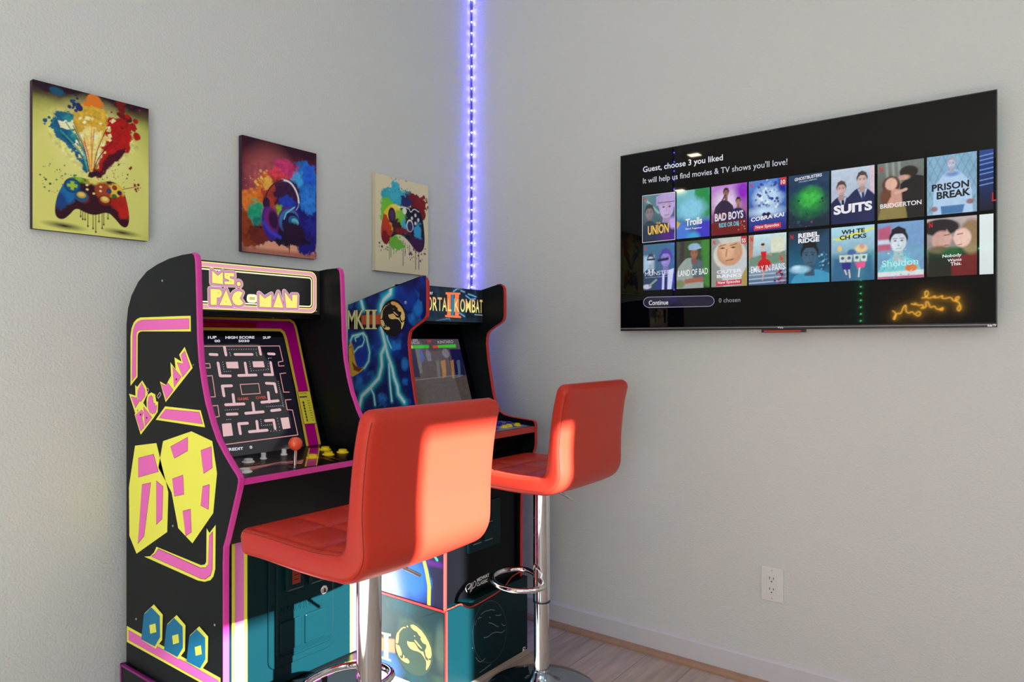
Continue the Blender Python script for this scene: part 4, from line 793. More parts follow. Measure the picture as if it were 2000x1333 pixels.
# control deck
dz = lambda x: .8785-(x-.355)/(.6-.355)*.0135
dk = prism('control_deck', [(bx(.874)+.001, .862), (bx(.874)+.001, .8785), (.596, dz(.596)), (.596, .851)], YI0, YI1, M_BLACK, c1)
box('deck_edging', (.596, YI0, .850), (.600, YI1, .8652), M_PINK, dk, .0008)
DK = Plane((.6, YC, .8648), (0, 1, 0), (-.245, 0, .0135)); td = tracer(DK, 440, 850, 7.69); A = Art(DK, td, .00022)
A.poly([(1252, 200), (1425, 195), (1378, 462), (1192, 478)], K(205, 175, 55)); A.poly([(300, 560), (880, 425), (1150, 440), (1180, 380), (900, 400), (820, 405), (640, 440), (260, 500)], K(190, 120, 120)); A.up()
A.poly([(1275, 200), (1402, 196), (1358, 465), (1214, 475)], MAG); A.poly([(340, 545), (820, 420), (1000, 435), (940, 445), (700, 470), (420, 520)], K(75, 60, 62)); A.up()
for P in ([(1425, 300), (1700, 375)], [(1420, 330), (1600, 400)], [(1460, 260), (1800, 330)], [(900, 395), (1180, 470)], [(1000, 440), (1190, 360)], [(260, 470), (640, 430)]): A.stroke(P, 14, K(120, 20, 30), round_=False)
for P in ([(1420, 345), (1640, 400)], [(1430, 290), (1720, 380)], [(1040, 400), (1240, 360)], [(420, 520), (900, 410)], [(830, 425), (1040, 490)]): A.stroke(P, 5, K(205, 150, 70), round_=False)
for x, y in ((345, 450), (520, 440), (385, 425)): A.stroke([(x-70, y+8), (x-20, y-10), (x+30, y+6), (x+70, y-8)], 6, K(180, 150, 70))
A.build('deck_print', M_PRINT, dk)
for p, r, m_ in (((290, 560), .0165, M_WBTN), ((345, 412), .0145, M_WBTN), ((1310, 345), .0150, M_YBTN), ((1500, 225), .0150, M_YBTN), ((1548, 300), .0150, M_YBTN), ((1762, 265), .0150, M_YBTN)): button(DK, td(p), r, m_, c1)
for p in ((572, 362), (880, 300)): button(DK, td(p), .0085, M_WBTN, c1, .016, 'start_button')
joystick(DK, td((1042, 492)), c1)
prism('under_panel', [(.592, .8505), (.513, .690), (.500, .690), (.575, .8505)], YI0, YI1, M_BLACK, c1)
# lower front with coin door
fx = .500
fp = prism('front_panel', [(fx-.012, .286), (fx, .286), (fx, .6905), (fx-.012, .6905)], YI0, YI1, M_MOULD, c1)
FPn = Plane((fx, YC, .286), (0, 1, 0), (0, 0, 1)); A = Art(FPn)
for sg, u in ((1, -.191), (-1, .217)):
    A = Art(FPn); ww = .043 if sg > 0 else .034
    A.poly([(u, 0), (u+sg*ww, 0), (u+sg*ww, .404), (u, .404)], K(250, 235, 60), raw=True); A.up()
    A.poly([(u+sg*.0085, 0), (u+sg*(ww-.0095), 0), (u+sg*(ww-.0095), .404), (u+sg*.0085, .404)], K(225, 125, 190), raw=True)
    A.build('printed_stripe', M_PRINT, fp)
def rplate(name, u0, u1, z0, z1, x0, x1, r, m, parent, bev=.003, label=None):
    """rounded plate standing on the cabinet front; u = y"""
    bm = bmesh.new(); uc = (u0+u1)/2; zc = (z0+z1)/2; L = []
    for dx, ins in ((x0, 0), (x1-bev, 0), (x1-bev*.35, bev*.35), (x1, bev)):
        pr = rrect((u1-u0)/2-ins, z0+ins-zc, z1-ins-zc, max(r-ins, .0005), 6); L.append([bm.verts.new((dx, uc+a, zc+b)) for a, b in pr])
    n = len(L[0])
    for A_, B_ in zip(L, L[1:]):
        for k in range(n): bm.faces.new((A_[k], A_[(k+1) % n], B_[(k+1) % n], B_[k]))
    bm.faces.new(L[0]); bm.faces.new(L[-1]); return mobj(name, from_bm(bm, name), m, parent, label=label)
cdr = rplate('coin_door', -1.404, -1.192, .330, .665, fx-.001, fx+.006, .026, M_MOULD, fp)
rplate('door_plate', -1.384, -1.200, .350, .650, fx+.005, fx+.012, .020, M_MOULD, cdr, .004)
for (a, b) in ((-1.362, -1.306), (-1.288, -1.232)):
    hsg = rplate('coin_slot', a, b, .530, .612, fx+.011, fx+.026, .006, M_MOULD, cdr, .006)
for (a, b) in ((-1.375, -1.308), (-1.298, -1.231)):
    rplate('coin_return', a, b, .372, .452, fx+.011, fx+.017, .005, M_MOULD, cdr, .003)
lathe('lock', (fx+.012, -1.236, .502), [(0, 0), (.012, 0), (.012, .005), (.009, .007), (0, .0075)], M_CHROME, cdr, 20, (1, 0, 0))
bm = bmesh.new(); bm_box(bm, (fx+.019, -1.2375, .4965), (fx+.021, -1.2345, .5075)); mobj('keyhole', from_bm(bm, 'keyhole'), M_SLOT, cdr)
DP = Plane((fx+.0265, YC, .286), (0, 1, 0), (0, 0, 1))
for u in (-.020, .054):
    A = Art(DP); A.poly([(u-.013, .262), (u+.013, .262), (u+.013, .308), (u-.013, .308)], K(120, 40, 20), raw=True); A.up()
    for k in range(3): A.poly([(u-.007, .272+.012*k), (u+.007, .272+.012*k), (u+.007, .275+.012*k), (u-.007, .275+.012*k)], K(60, 12, 8), raw=True)
    A.build('slot_insert', M_PRINT, cdr, label='dark red coin slot insert')
V, F, _ = glyphs('ARCADE1UP', .03); bm = bmesh.new()
vs = [bm.verts.new((fx+.0135, -1.376+x*.105, .470+y*.020+x*.0)) for x, y in V]
for f in F:
    try: bm.faces.new([vs[i] for i in f])
    except ValueError: pass
r_ = bmesh.ops.extrude_face_region(bm, geom=bm.faces[:]); bmesh.ops.translate(bm, verts=[v for v in r_['geom'] if isinstance(v, bmesh.types.BMVert)], vec=(-.0025, 0, 0))
mobj('raised_lettering', from_bm(bm, 'raised_lettering'), M_MOULD, cdr)
for k in range(3): box('ridge', (fx+.011, -1.378, .3665-.004*k), (fx+.0135, -1.205, .368-.004*k), M_MOULD, cdr)
# side decoration
SP1 = Plane((0, Y0, 0), (1, 0, 0), (0, 0, 1)); A = Art(SP1, tracer(SP1, 240, 600, 5.125), .00035); SY = K(245, 232, 80); SK = K(222, 100, 175); SKD = K(120, 30, 70)
def lay(P, Q, base=None):
    A.poly(P, SY)
    A.up(); A.stroke(Q, 4, SKD, closed=True); A.up(); A.poly(Q, SK); A.up(-2)
lay([(680, 88), (175, 105), (140, 122), (110, 155), (88, 215), (78, 290), (78, 790), (148, 700), (150, 290), (157, 262), (175, 248), (200, 245), (682, 245)], [(665, 118), (190, 132), (150, 148), (122, 180), (104, 230), (98, 290), (92, 740), (135, 690), (136, 282), (144, 248), (165, 232), (190, 230), (665, 218)])
lay([(425, 995), (780, 1035), (825, 1205), (330, 1130)], [(430, 1025), (765, 1055), (800, 1170), (365, 1110)])
A.poly([(62, 868), (128, 888), (124, 780), (145, 800), (195, 735), (235, 800), (252, 866), (205, 960), (240, 1010), (238, 930), (250, 880), (285, 855), (325, 875), (335, 945), (355, 950), (350, 1050), (312, 1108), (180, 1280), (118, 1075), (125, 1065)], SY)
A.poly([(372, 745), (434, 780), (484, 690), (478, 555), (530, 625), (518, 505), (590, 548), (565, 478), (620, 400), (700, 610), (430, 953)], SY); A.up()
for Q in ([(85, 900), (138, 912), (128, 1012)], [(138, 905), (150, 930), (172, 938), (126, 1012)], [(150, 840), (188, 762), (224, 830), (222, 895), (180, 948), (148, 905)],
          [(325, 965), (308, 968), (300, 900), (282, 885), (260, 905), (250, 960), (254, 1010), (272, 1055), (298, 1070), (328, 1058), (340, 1020), (342, 980), (318, 1000)],
          [(128, 1085), (190, 1030), (206, 1060), (194, 1110), (215, 1205), (180, 1245)], [(207, 1000), (292, 1105), (222, 1195)],
          [(385, 770), (430, 792), (450, 760), (505, 830), (435, 925)], [(500, 600), (586, 700), (515, 802)], [(545, 558), (608, 572), (584, 480), (620, 440), (676, 605), (600, 700)]):
    A.stroke(Q, 4, SKD, closed=True); A.up(); A.poly(Q, SK); A.up(-1)
A.stroke([(345, 895), (372, 855), (384, 875), (358, 915)], 5, K(230, 190, 190), closed=True); A.stroke([(238, 818), (252, 812), (262, 832), (252, 852), (240, 846)], 6, K(235, 170, 190), closed=True); A.up()
for x, y in ((180, 1077), (242, 1110), (538, 725)): A.disc((x, y), 9, SKD, 10)
A.text('TM', [(700, 592), (716, 584), (698, 580)], K(200, 200, 200))
A.tr = tracer(SP1, 230, 840, 2.704); A.k = .00065; A.layer = 0
lay([(140, 670), (172, 668), (192, 648), (205, 618), (440, 715), (460, 712), (468, 698), (470, 520), (485, 545), (518, 502), (516, 735), (506, 775), (490, 795), (460, 803), (425, 797)], [(180, 668), (200, 655), (215, 630), (438, 731), (466, 730), (480, 712), (485, 562), (502, 540), (500, 735), (490, 768), (462, 788), (436, 783)])
# plain geometric stand-ins where the cabinet carries its figures
for P, Q1, Qs in (([(92, 84), (205, 70), (268, 330), (262, 540), (100, 655), (62, 560), (60, 300)], None, [[(110, 150), (190, 130), (215, 220), (110, 250)], [(130, 290), (175, 280), (140, 560), (108, 600)], [(205, 270), (240, 300), (235, 470), (205, 500)]]),
                  ([(240, 60), (390, 8), (500, 60), (525, 230), (505, 440), (395, 600), (320, 520), (285, 330), (215, 200)], None, [[(280, 90), (370, 40), (370, 110), (300, 150)], [(440, 110), (495, 90), (500, 200), (455, 230)], [(290, 260), (345, 240), (350, 340), (300, 350)], [(345, 430), (385, 420), (390, 540), (360, 560)], [(450, 300), (485, 290), (480, 420), (440, 400)]])):
    A.poly(P, SY); A.up()
    for Q in Qs: A.stroke(Q, 3, SKD, closed=True); A.up(); A.poly(Q, SK); A.up(-1)
    A.up(-1)
A.tr = tracer(SP1, 220, 1150, 5.882); A.k = .0003
lay([(165, 430), (1240, 1030), (1240, 1208), (165, 615)], [(185, 480), (1220, 1060), (1220, 1165), (185, 592)])
A.up(4)
for dx, dy in ((0, 0), (262, 122), (522, 252)):
    A.poly([(372+dx, 285+dy), (480+dx, 182+dy), (582+dx, 300+dy), (575+dx, 590+dy), (500+dx, 690+dy), (335+dx, 590+dy)], SY); A.up()
    A.poly([(365+dx, 300+dy), (450+dx, 215+dy), (548+dx, 315+dy), (552+dx, 560+dy), (490+dx, 665+dy), (335+dx, 585+dy)], K(0, 110, 150)); A.up()
    A.poly([(430+dx, 420+dy), (500+dx, 400+dy), (510+dx, 500+dy), (440+dx, 520+dy)], SY); A.up(-2)
A.build('side_print', M_PRINT, sides1[0], label='pink and yellow printed decoration with slanted lettering')
for x, z in ((.245, 1.352), (.30, .71), (.10, .42), (.50, .50), (.11, 1.0)):
    lathe('screw', (x, Y0, z), [(0, 0), (.0032, 0), (.0028, .001), (0, .0013)], M_STEEL, sides1[0], 10, (0, -1, 0))

# riser under the first cabinet
r1 = thing('arcade_riser', 'dark riser box with purple edges under the pink edged cabinet', 'riser', (.3, YC, 0), 'risers under the arcade cabinets')
rx0, rx1, ry0, ry1, rz = .034, .548, -1.562, -1.066, .283
box('riser_box', (rx0, ry0, 0), (rx1, ry1, rz-.0005), M_SIDE, r1)
bm = bmesh.new(); e = .006; t_ = .0012
for a, b in (((rx0, ry0-t_, rz-e), (rx1, ry0+e, rz)), ((rx0, ry1-e, rz-e), (rx1, ry1+t_, rz)), ((rx1-e, ry0, rz-e), (rx1+t_, ry1, rz)), ((rx0-t_, ry0-t_, 0), (rx0+e, ry0+e, rz)), ((rx1-e, ry0-t_, 0), (rx1+t_, ry0+e, rz)), ((rx1-e, ry1-e, 0), (rx1+t_, ry1+t_, rz))): bm_box(bm, a, b)
mobj('edge_trim', from_bm(bm, 'edge_trim'), M_PURP, r1)

# ---- second cabinet: red edging, fighting game
P2 = [(.016, .284), (.016, 1.333), (.212, 1.380), (.375, 1.4155), (.392, 1.4165), (.403, 1.410), (.409, 1.400), (.4105, 1.380), (.4105, 1.292), (.407, 1.279), (.397, 1.268), (.366, 1.252), (.338, 1.236), (.326, 1.224), (.321, 1.205), (.320, 1.181), (.328, 1.113), (.339, 1.055), (.352, .988), (.366, .945), (.385, .915), (.41, .902), (.45, .895), (.548, .888), (.556, .884), (.559, .876), (.559, .800), (.556, .785), (.500, .630), (.4925, .600), (.491, .560), (.490, .284)]
Z0, Z1 = -.722, -.270; ZC = (Z0+Z1)/2; ZI0, ZI1 = Z0+TH_, Z1-TH_
c2 = thing('arcade_cabinet', 'blue sided arcade cabinet with red edging and MORTAL KOMBAT marquee', 'arcade cabinet', (.28, ZC, .284), 'arcade cabinets on risers')
sides2 = make_cabinet(c2, Z0, Z1, P2, 3, M_SIDE, M_RED)
prism('back_panel', [(.018, .286), (.030, .286), (.030, 1.330), (.018, 1.330)], ZI0, ZI1, M_INNER, c2)
prism('top_panel', [(.018, 1.331), (.212, 1.378), (.285, 1.394), (.285, 1.384), (.212, 1.368), (.030, 1.322), (.018, 1.322)], ZI0, ZI1, M_BLACK, c2)
mx2 = .303
mq2 = box('marquee_box', (.24, ZI0, 1.264), (mx2-.002, ZI1, 1.397), M_INNER, c2)
M2 = Plane((mx2-.0015, ZC, 1.267), (0, 1, 0), (0, 0, 1)); t2 = tracer(M2, 780, 540, 5.33)
R = Ras(M2, -.2095, 0, .2095, .128, 170, K(6, 16, 34), t2, .00038)
n = R.nz(18, 5); R.mix(np.clip((n-.45)*1.6, 0, .7), K(15, 50, 75)); R.mix(np.clip((R.nz(9, 8)-.6)*2.5, 0, .5), K(20, 80, 110))
for P in ([(560, 160), (600, 130), (640, 125)], [(640, 150), (680, 165)], [(715, 185), (760, 200), (800, 215)], [(880, 260), (915, 255)], [(620, 380), (680, 420)], [(380, 465), (450, 450), (520, 440), (530, 470)], [(690, 200), (740, 240), (790, 235)]): R.glow(P, 9, K(60, 130, 190), .8); R.line(P, 3, K(170, 215, 240), 2)
R.mix(np.clip((.02-R.VV)/.02, 0, .8), K(20, 45, 60)); R.mix(np.clip((R.UU-.165)/.03, 0, .85), K(6, 8, 14))
R.build('marquee_background', M_BACKLIT, mq2, .0006)
A = Art(M2, t2, .00038, base=.0010)
OR_ = K(235, 120, 70); gold = lambda p: tuple(np.array(K(250, 240, 150))*np.clip(1.25-abs((p[1]-.045)/.045-.35), .45, 1.1)*np.array([1, .55+.45*np.clip(1-(p[1]-.04)/.07, 0, 1), .8]))
for P in ([(480, 165), (632, 172), (632, 192), (480, 190)], [(475, 402), (640, 415), (640, 435), (475, 425)], [(495, 180), (535, 182), (535, 420), (495, 418)], [(575, 184), (618, 186), (618, 426), (575, 422)]): A.poly(P, OR_)
A.poly([(540, 190), (566, 192), (566, 412), (540, 410)], K(40, 120, 160)); A.up()
bold = .012
V = [('M', 160, 275), ('O', 290, 336), ('R', 342, 392), ('T', 392, 440), ('A', 440, 492), ('L', 498, 538), ('K', 566, 622), ('O', 628, 680), ('M', 684, 742), ('B', 748, 790), ('A', 790, 830), ('T', 831, 862)]
for ch, a, b in V:
    ya = 208+(a-290)*.062; yb = 208+(b-290)*.062; za = 355+(a-290)*.052; zb = 355+(b-290)*.052
    A.text(ch, [(a+2, za+3), (b+3, zb+3), (a+2, ya)], K(20, 10, 25), bold*1.3)
A.up()
for ch, a, b in V:
    ya = 208+(a-290)*.062; za = 355+(a-290)*.052; zb = 355+(b-290)*.052
    A.text(ch, [(a+3, za), (b, zb), (a+3, ya+3)], gold, bold)
A.build('marquee_lettering', M_BACKLIT, mq2, label='gold title lettering across the lit marquee'); A = Art(M2, t2, .00038, base=.0010)
A.text('MIDWAY', [(255, 188), (346, 192), (255, 158)], K(235, 235, 235), .01); A.text('ARCADE EDITION', [(780, 405), (864, 412), (780, 393)], K(200, 205, 205), .0)
A.build('small_lettering', M_BACKLIT, mq2)
prism('speaker_panel', [(.20, 1.275), (.294, 1.2635), (.294, 1.256), (.20, 1.262)], ZI0, ZI1, M_INNER, c2)
b2 = lambda z: .200+(1.2-z)*.30
prism('bezel', [(b2(1.275)-.006, 1.275), (b2(1.275)+.002, 1.275), (b2(.875)+.002, .875), (b2(.875)-.012, .875)], ZI0, ZI1, M_GLASSBLACK, c2)
G2 = Plane((b2(1.2)+.0028, ZC, 1.2), (0, 1, 0), (-.30, 0, 1)); tg2 = tracer(G2, 780, 540, 5.33)
ur = tg2((598, 660))[0]; vt = tg2((598, 655))[1]; R = Ras(G2, -ur*1.05, -.29, ur*1.05, vt, 150, K(70, 60, 66), tg2, .0004)  # grey cast of the glass reflection is put into the picture colours
R.mix(np.ones_like(R.UU)*np.clip((R.VV+.12)/.1, 0, 1)*.5, K(85, 68, 82)); R.mix(np.clip((-.10-R.VV)/.03, 0, .8), K(72, 62, 56))
R.poly([(100, 750), (160, 750), (215, 1050), (150, 1050)], K(14, 10, 60), 8); R.poly([(520, 760), (640, 760), (690, 1030), (590, 1040)], K(14, 12, 60), 8)
R.poly([(165, 760), (215, 760), (240, 1010), (215, 1010)], K(95, 100, 95), 6)
for a, b, c_ in ((430, 490, K(150, 105, 60)), (530, 575, K(145, 100, 60)), (380, 425, K(95, 90, 90)), (595, 640, K(60, 80, 100))): R.poly([(a, 880), (b-12, 870), (b, 1050), (a+22, 1060)], c_, 5, 10, 6, 3)
R.ell((482, 800), 52, 46, K(120, 115, 125), 6, 20, 6, 4, amt=.8); R.ell((300, 820), 34, 60, K(110, 110, 125), 6, 24, 6, 5, amt=.8); R.ell((232, 830), 28, 60, K(60, 80, 150), 10, 20, 6, 6)
R.line([(140, 1085), (620, 1030)], 5, K(120, 120, 125)); R.line([(560, 1060), (660, 1030)], 5, K(110, 120, 130))
for y in (1130, 1180): R.line([(150, y), (640, y-40)], 3, K(60, 52, 48))
R.dots((380, 1120), 200, 50, 2, 8, [K(90, 80, 70), K(55, 48, 46)], 4); R.shade(4, 9, .75, 1.2)
R.poly([(105, 722), (305, 715), (308, 748), (112, 754)], K(50, 170, 50)); R.poly([(345, 722), (400, 720), (404, 745), (350, 748)], K(190, 70, 40)); R.poly([(398, 718), (584, 708), (590, 742), (404, 746)], K(60, 180, 50)); R.poly([(105, 722), (135, 722), (138, 750), (112, 752)], K(200, 200, 60))
R.build('game_screen', M_LCD2, c2, .0004, label='lit fighting game picture')
A = Art(G2, tg2, .0004, base=.0012); A.text('99', [(285, 697), (330, 695), (283, 665)], K(190, 50, 40), .02); A.text('KINTARO', [(400, 703), (560, 696), (396, 672)], K(170, 170, 175), .0); A.text('KUNG LAO', [(120, 708), (210, 706), (116, 682)], K(170, 170, 175), .0); A.text('00', [(140, 680), (188, 678), (138, 655)], K(170, 170, 175), .0)
A.build('screen_text', M_LCD2, c2)
dk2 = prism('control_deck', [(b2(.875)+.001, .862), (b2(.875)+.001, .888), (.555, .868), (.555, .846)], ZI0, ZI1, M_BLACK, c2)
box('deck_edging', (.555, ZI0, .846), (.559, ZI1, .8690), M_RED, dk2, .0008)
D2 = Plane((.555, ZC, .8683), (0, 1, 0), (-.257, 0, .02)); A = Art(D2); A.poly([(-.2, .008), (.2, .008), (.2, .15), (-.2, .15)], K(120, 125, 150), raw=True); A.up()
for u in (-.15, .0, .12): A.poly([(u, .02), (u+.05, .04), (u+.03, .13), (u-.02, .11)], K(30, 40, 110), raw=True)
A.build('deck_print', M_PRINT, dk2)
for u, v, m_ in ((.165, .085, M_BBTN), (.13, .105, M_BBTN), (.095, .085, M_BBTN), (.165, .045, M_YBTN), (.12, .050, M_YBTN), (.085, .045, M_YBTN), (-.03, .085, M_YBTN), (-.065, .06, M_BBTN), (-.03, .045, M_YBTN)): button(D2, (u, v), .0135, m_, c2)
joystick(D2, (.04, .06), c2, M_PLASTIC); joystick(D2, (-.14, .06), c2, M_PLASTIC)
prism('under_panel', [(.535, .8465), (.500, .79), (.478, .70), (.478, .62), (.466, .62), (.466, .8465)], ZI0, ZI1, M_BLACK, c2)
f2 = .476
fp2 = prism('front_panel', [(f2-.012, .286), (f2, .286), (f2, .6215), (f2-.012, .6215)], ZI0, ZI1, M_BLACK, c2)
F2 = Plane((f2, ZC, .286), (0, 1, 0), (0, 0, 1)); tf = tracer(F2, 720, 940, 3.392)
ys = lambda a, b: (F2.w(*tf((a, b)))[1], F2.w(*tf((a, b)))[2])
cd2 = rplate('coin_door', -.585, -.395, .435, .61, f2-.001, f2+.005, .01, M_MOULD, fp2)
for a, b in ((-.565, -.520), (-.500, -.455)): rplate('coin_slot', a, b, .47, .53, f2+.004, f2+.014, .003, M_MOULD, cd2, .004)
A = Art(Plane((f2, ZC, .286), (0, 1, 0), (0, 0, 1)), tf, .0005, base=.0145)
A.build_ = None
A2 = Art(F2, tf, .0005)
A2.text('MIDWAY', [(718, 672), (800, 632), (716, 648)], K(225, 225, 230), .02); A2.text('CLASSIC', [(716, 700), (790, 668), (714, 678)], K(225, 225, 230), .02)
A2.stroke(smooth_line([(650, 735), (640, 712), (655, 685), (680, 678), (668, 705), (655, 722), (672, 712), (690, 660), (672, 738)], 1), 6, K(225, 225, 230)); A2.stroke(smooth_line([(685, 715), (705, 700), (712, 675), (700, 660), (690, 690), (680, 730)], 1), 6, K(225, 225, 230))
A2.build('maker_lettering', M_PRINT, fp2, label='white lettering on the lower front'); A2 = Art(F2, tf, .0005)
A2.text('AV', [(795, 302), (826, 285), (800, 268)], K(170, 175, 185), .0); A2.text('LEGACY', [(780, 332), (806, 322), (780, 324)], K(170, 175, 185), .0)
A2.build('small_lettering', M_PRINT, fp2)
A3 = Art(Plane((f2+.0142, ZC, .286), (0, 1, 0), (0, 0, 1)), None, .001)
for a, b in ((-.565, -.520), (-.500, -.455)):
    for zz in (.468, .532): A3.poly([(a-ZC, zz-.2865), (b-ZC, zz-.2865), (b-ZC, zz-.285), (a-ZC, zz-.285)], K(170, 180, 185), raw=True)
A3.build('slot_line', M_PRINT, cd2)
# blue storm print over the whole left side
SP2 = Plane((0, Z0, 0), (1, 0, 0), (0, 0, 1)); ts = tracer(SP2, 670, 540, 5.128); kk = .00042
R = Ras(SP2, .004, .286, .562, 1.418, 235, K(10, 20, 90), ts, kk)
n = R.nz(34, 12); R.mix(np.clip((n-.45)*3.0, 0, 1), K(14, 60, 165)); R.mix(np.clip((R.nz(26, 40)-.62)*5, 0, .8), K(35, 130, 215)); R.mix(np.clip((.42-R.nz(44, 21))*4, 0, .9), K(24, 8, 50))
R.ell((190, 800), 90, 150, K(15, 60, 190), 60, amt=.7); R.ell((750, 330), 50, 50, K(30, 120, 210), 40, amt=.7); R.ell((620, 880), 40, 50, K(40, 130, 210), 30, amt=.7); R.ell((150, 1100), 60, 40, K(30, 110, 190), 40, amt=.7)
BOLTS = [([(480, 120), (475, 175), (410, 235), (385, 290), (380, 340)], 34), ([(385, 520), (405, 600), (425, 690), (385, 780), (390, 900), (360, 1020), (270, 1120), (190, 1200), (165, 1310)], 30), ([(425, 690), (452, 800), (495, 920), (512, 1010), (545, 1100), (555, 1180), (615, 1260)], 26), ([(440, 600), (450, 640), (485, 720)], 8), ([(460, 880), (472, 1080), (490, 1250)], 14), ([(280, 1120), (310, 1190), (322, 1290)], 12), ([(180, 235), (205, 330)], 26),
         ([(75, 650), (95, 600), (150, 585), (205, 570), (235, 610), (255, 700), (268, 760), (258, 850), (215, 920)], 14), ([(105, 770), (150, 715), (195, 695), (215, 640), (200, 580)], 9), ([(130, 650), (120, 620), (160, 600)], 8)]
for P, w_ in BOLTS: R.glow(P, w_*1.5, K(10, 120, 160), .9)
for P, w_ in BOLTS: R.glow(P, w_*.95, K(70, 225, 230), .95)
for P, w_ in BOLTS: R.line(P, w_*.75, K(225, 250, 250), w_*.4)
R.poly([(45, 385), (380, 385), (380, 485), (345, 535), (45, 535)], K(28, 14, 34), 14); R.poly([(185, 392), (375, 380), (378, 482), (185, 486)], K(205, 80, 50), 2)
R.poly(smooth_line([(58, 700), (80, 650), (98, 690), (112, 760), (122, 850), (140, 905), (175, 915), (212, 910), (200, 940), (165, 970), (120, 995), (82, 1010), (70, 930), (58, 850), (58, 700)], 1), K(220, 175, 50), 4, 10, 6, 5); R.poly([(90, 850), (130, 900), (200, 920), (160, 960), (110, 940)], K(115, 60, 30), 6); R.line([(60, 720), (90, 700), (105, 790)], 8, K(150, 95, 40), 4); R.line([(95, 1010), (110, 1180)], 10, K(110, 110, 50), 4)
tl = tracer(SP2, 720, 940, 3.392); R.tr = tl; R.k = .0006
R.ell((120, 720), 120, 190, K(200, 220, 235), 150, amt=.5); R.ell((300, 650), 110, 120, K(40, 110, 200), 80, amt=.7); R.poly([(400, 480), (520, 480), (520, 880), (430, 840)], K(24, 20, 50), 30); R.line([(360, 500), (385, 600), (402, 700), (400, 830)], 24, K(190, 225, 60), 6); R.line([(425, 480), (455, 525)], 14, K(60, 210, 170), 6); R.line([(395, 540), (480, 560)], 30, K(80, 20, 110), 20)  # first pale ellipse paints sun glare into the lower side print
R.line([(60, 728), (260, 790), (490, 860)], 12, K(120, 10, 90), 3)
pf = np.array(P2[8:]); 
def keep2(U_, V_):
    zz = pf[::-1, 1]; xx = pf[::-1, 0]; return U_ <= np.interp(V_, zz, xx, right=.4105)+.0015
tp = Vector((.212, 0, 1.380)); tn = Vector((-.221, 0, 1)).normalized()
R.build('side_print', M_PRINT, sides2[0], .0007, keep=keep2, cuts=[((.016, 0, 1.333), tn), ((.212, 0, 1.380), Vector((-.2175, 0, 1)).normalized())], label='blue storm picture with white lightning')
te = tracer(SP2, 736, 582, 16.66)
ec = np.array(te((530, 655))); er = abs(te((937, 655))[0]-te((122, 655))[0])/2
GOLDS = [[(455, 150), (475, 205), (530, 240), (600, 250), (650, 310), (690, 330), (680, 380), (720, 440), (760, 455), (800, 455), (810, 510), (790, 570), (775, 610), (790, 660), (800, 720), (840, 750), (880, 740), (905, 720), (925, 640), (910, 500), (860, 380), (790, 270), (700, 180), (600, 130), (520, 115)],
 [(800, 790), (840, 810), (870, 790), (905, 760), (890, 860), (850, 960), (808, 1035), (800, 1000), (810, 900)],
 [(385, 540), (430, 545), (500, 520), (545, 515), (590, 560), (640, 630), (700, 655), (740, 640), (755, 690), (790, 790), (800, 830), (750, 750), (690, 695), (600, 685), (540, 700), (460, 690), (410, 650), (385, 590)],
 [(540, 450), (580, 455), (640, 510), (715, 575), (700, 590), (640, 560), (560, 490)],
 [(355, 240), (310, 250), (255, 300), (210, 370), (200, 400), (165, 440), (140, 540), (128, 690), (170, 690), (190, 640), (200, 560), (205, 440), (240, 370), (300, 280), (350, 265)],
 [(130, 715), (210, 720), (240, 780), (265, 850), (265, 910), (240, 940), (200, 910), (230, 970), (270, 1000), (300, 950), (300, 890), (325, 910), (330, 970), (370, 935), (420, 960), (440, 1000), (410, 1045), (330, 1045), (260, 1020), (200, 960), (155, 870), (135, 790)],
 [(375, 195), (400, 190), (410, 220), (385, 230)], [(535, 355), (560, 350), (565, 375), (545, 382)], [(845, 765), (865, 760), (868, 782), (850, 790)]]
GU = [[(np.array(te(p))-ec)/er for p in P] for P in GOLDS]
def emblem(A, c, r, ring, disc, drag):
    f = lambda p, s_=1.: (c[0]+p[0]*r*s_, c[1]+p[1]*r*s_)
    A.poly([f((math.cos(t), math.sin(t)), 1.03) for t in np.arange(40)*math.pi/20], drag, raw=True); A.up()
    for P in GU: A.poly([f(p) for p in P], disc, raw=True)
    A.up()
A = Art(SP2, ts, kk, base=.0012)
gd = lambda p: tuple(np.array(K(245, 160, 80))*(1-np.clip((ec[1]+er-p[1])/er/2, 0, 1))+np.array(K(248, 225, 140))*np.clip((ec[1]+er-p[1])/er/2, 0, 1))
emblem(A, ec, er, K(22, 14, 22), gd, K(26, 18, 24))
g2 = lambda p: tuple(np.array(K(255, 232, 150))*np.array([1, np.clip(1+(1.27-p[1])*5, .6, 1.25), np.clip(1+(1.27-p[1])*9, .35, 2)]))
A.layer = 0
A.text('M', [(52, 530), (128, 530), (52, 342)], g2, .012); A.text('K', [(132, 530), (214, 530), (132, 340)], g2, .012)
for x0 in (222, 284): A.poly([(x0, 336), (x0+58, 334), (x0+58, 346), (x0+44, 350), (x0+44, 515), (x0+58, 520), (x0+58, 530), (x0, 530), (x0, 520), (x0+14, 515), (x0+14, 350), (x0, 346)], g2)
A.text('R', [(622, 272), (636, 270), (622, 252)], K(220, 220, 225)); A.stroke([(629+13*math.cos(t), 262+14*math.sin(t)) for t in np.arange(12)*math.pi/6], 2, K(220, 220, 225), closed=True)
A.build('side_emblem', M_PRINT, sides2[0], label='gold dragon roundel and gold letters MK II')
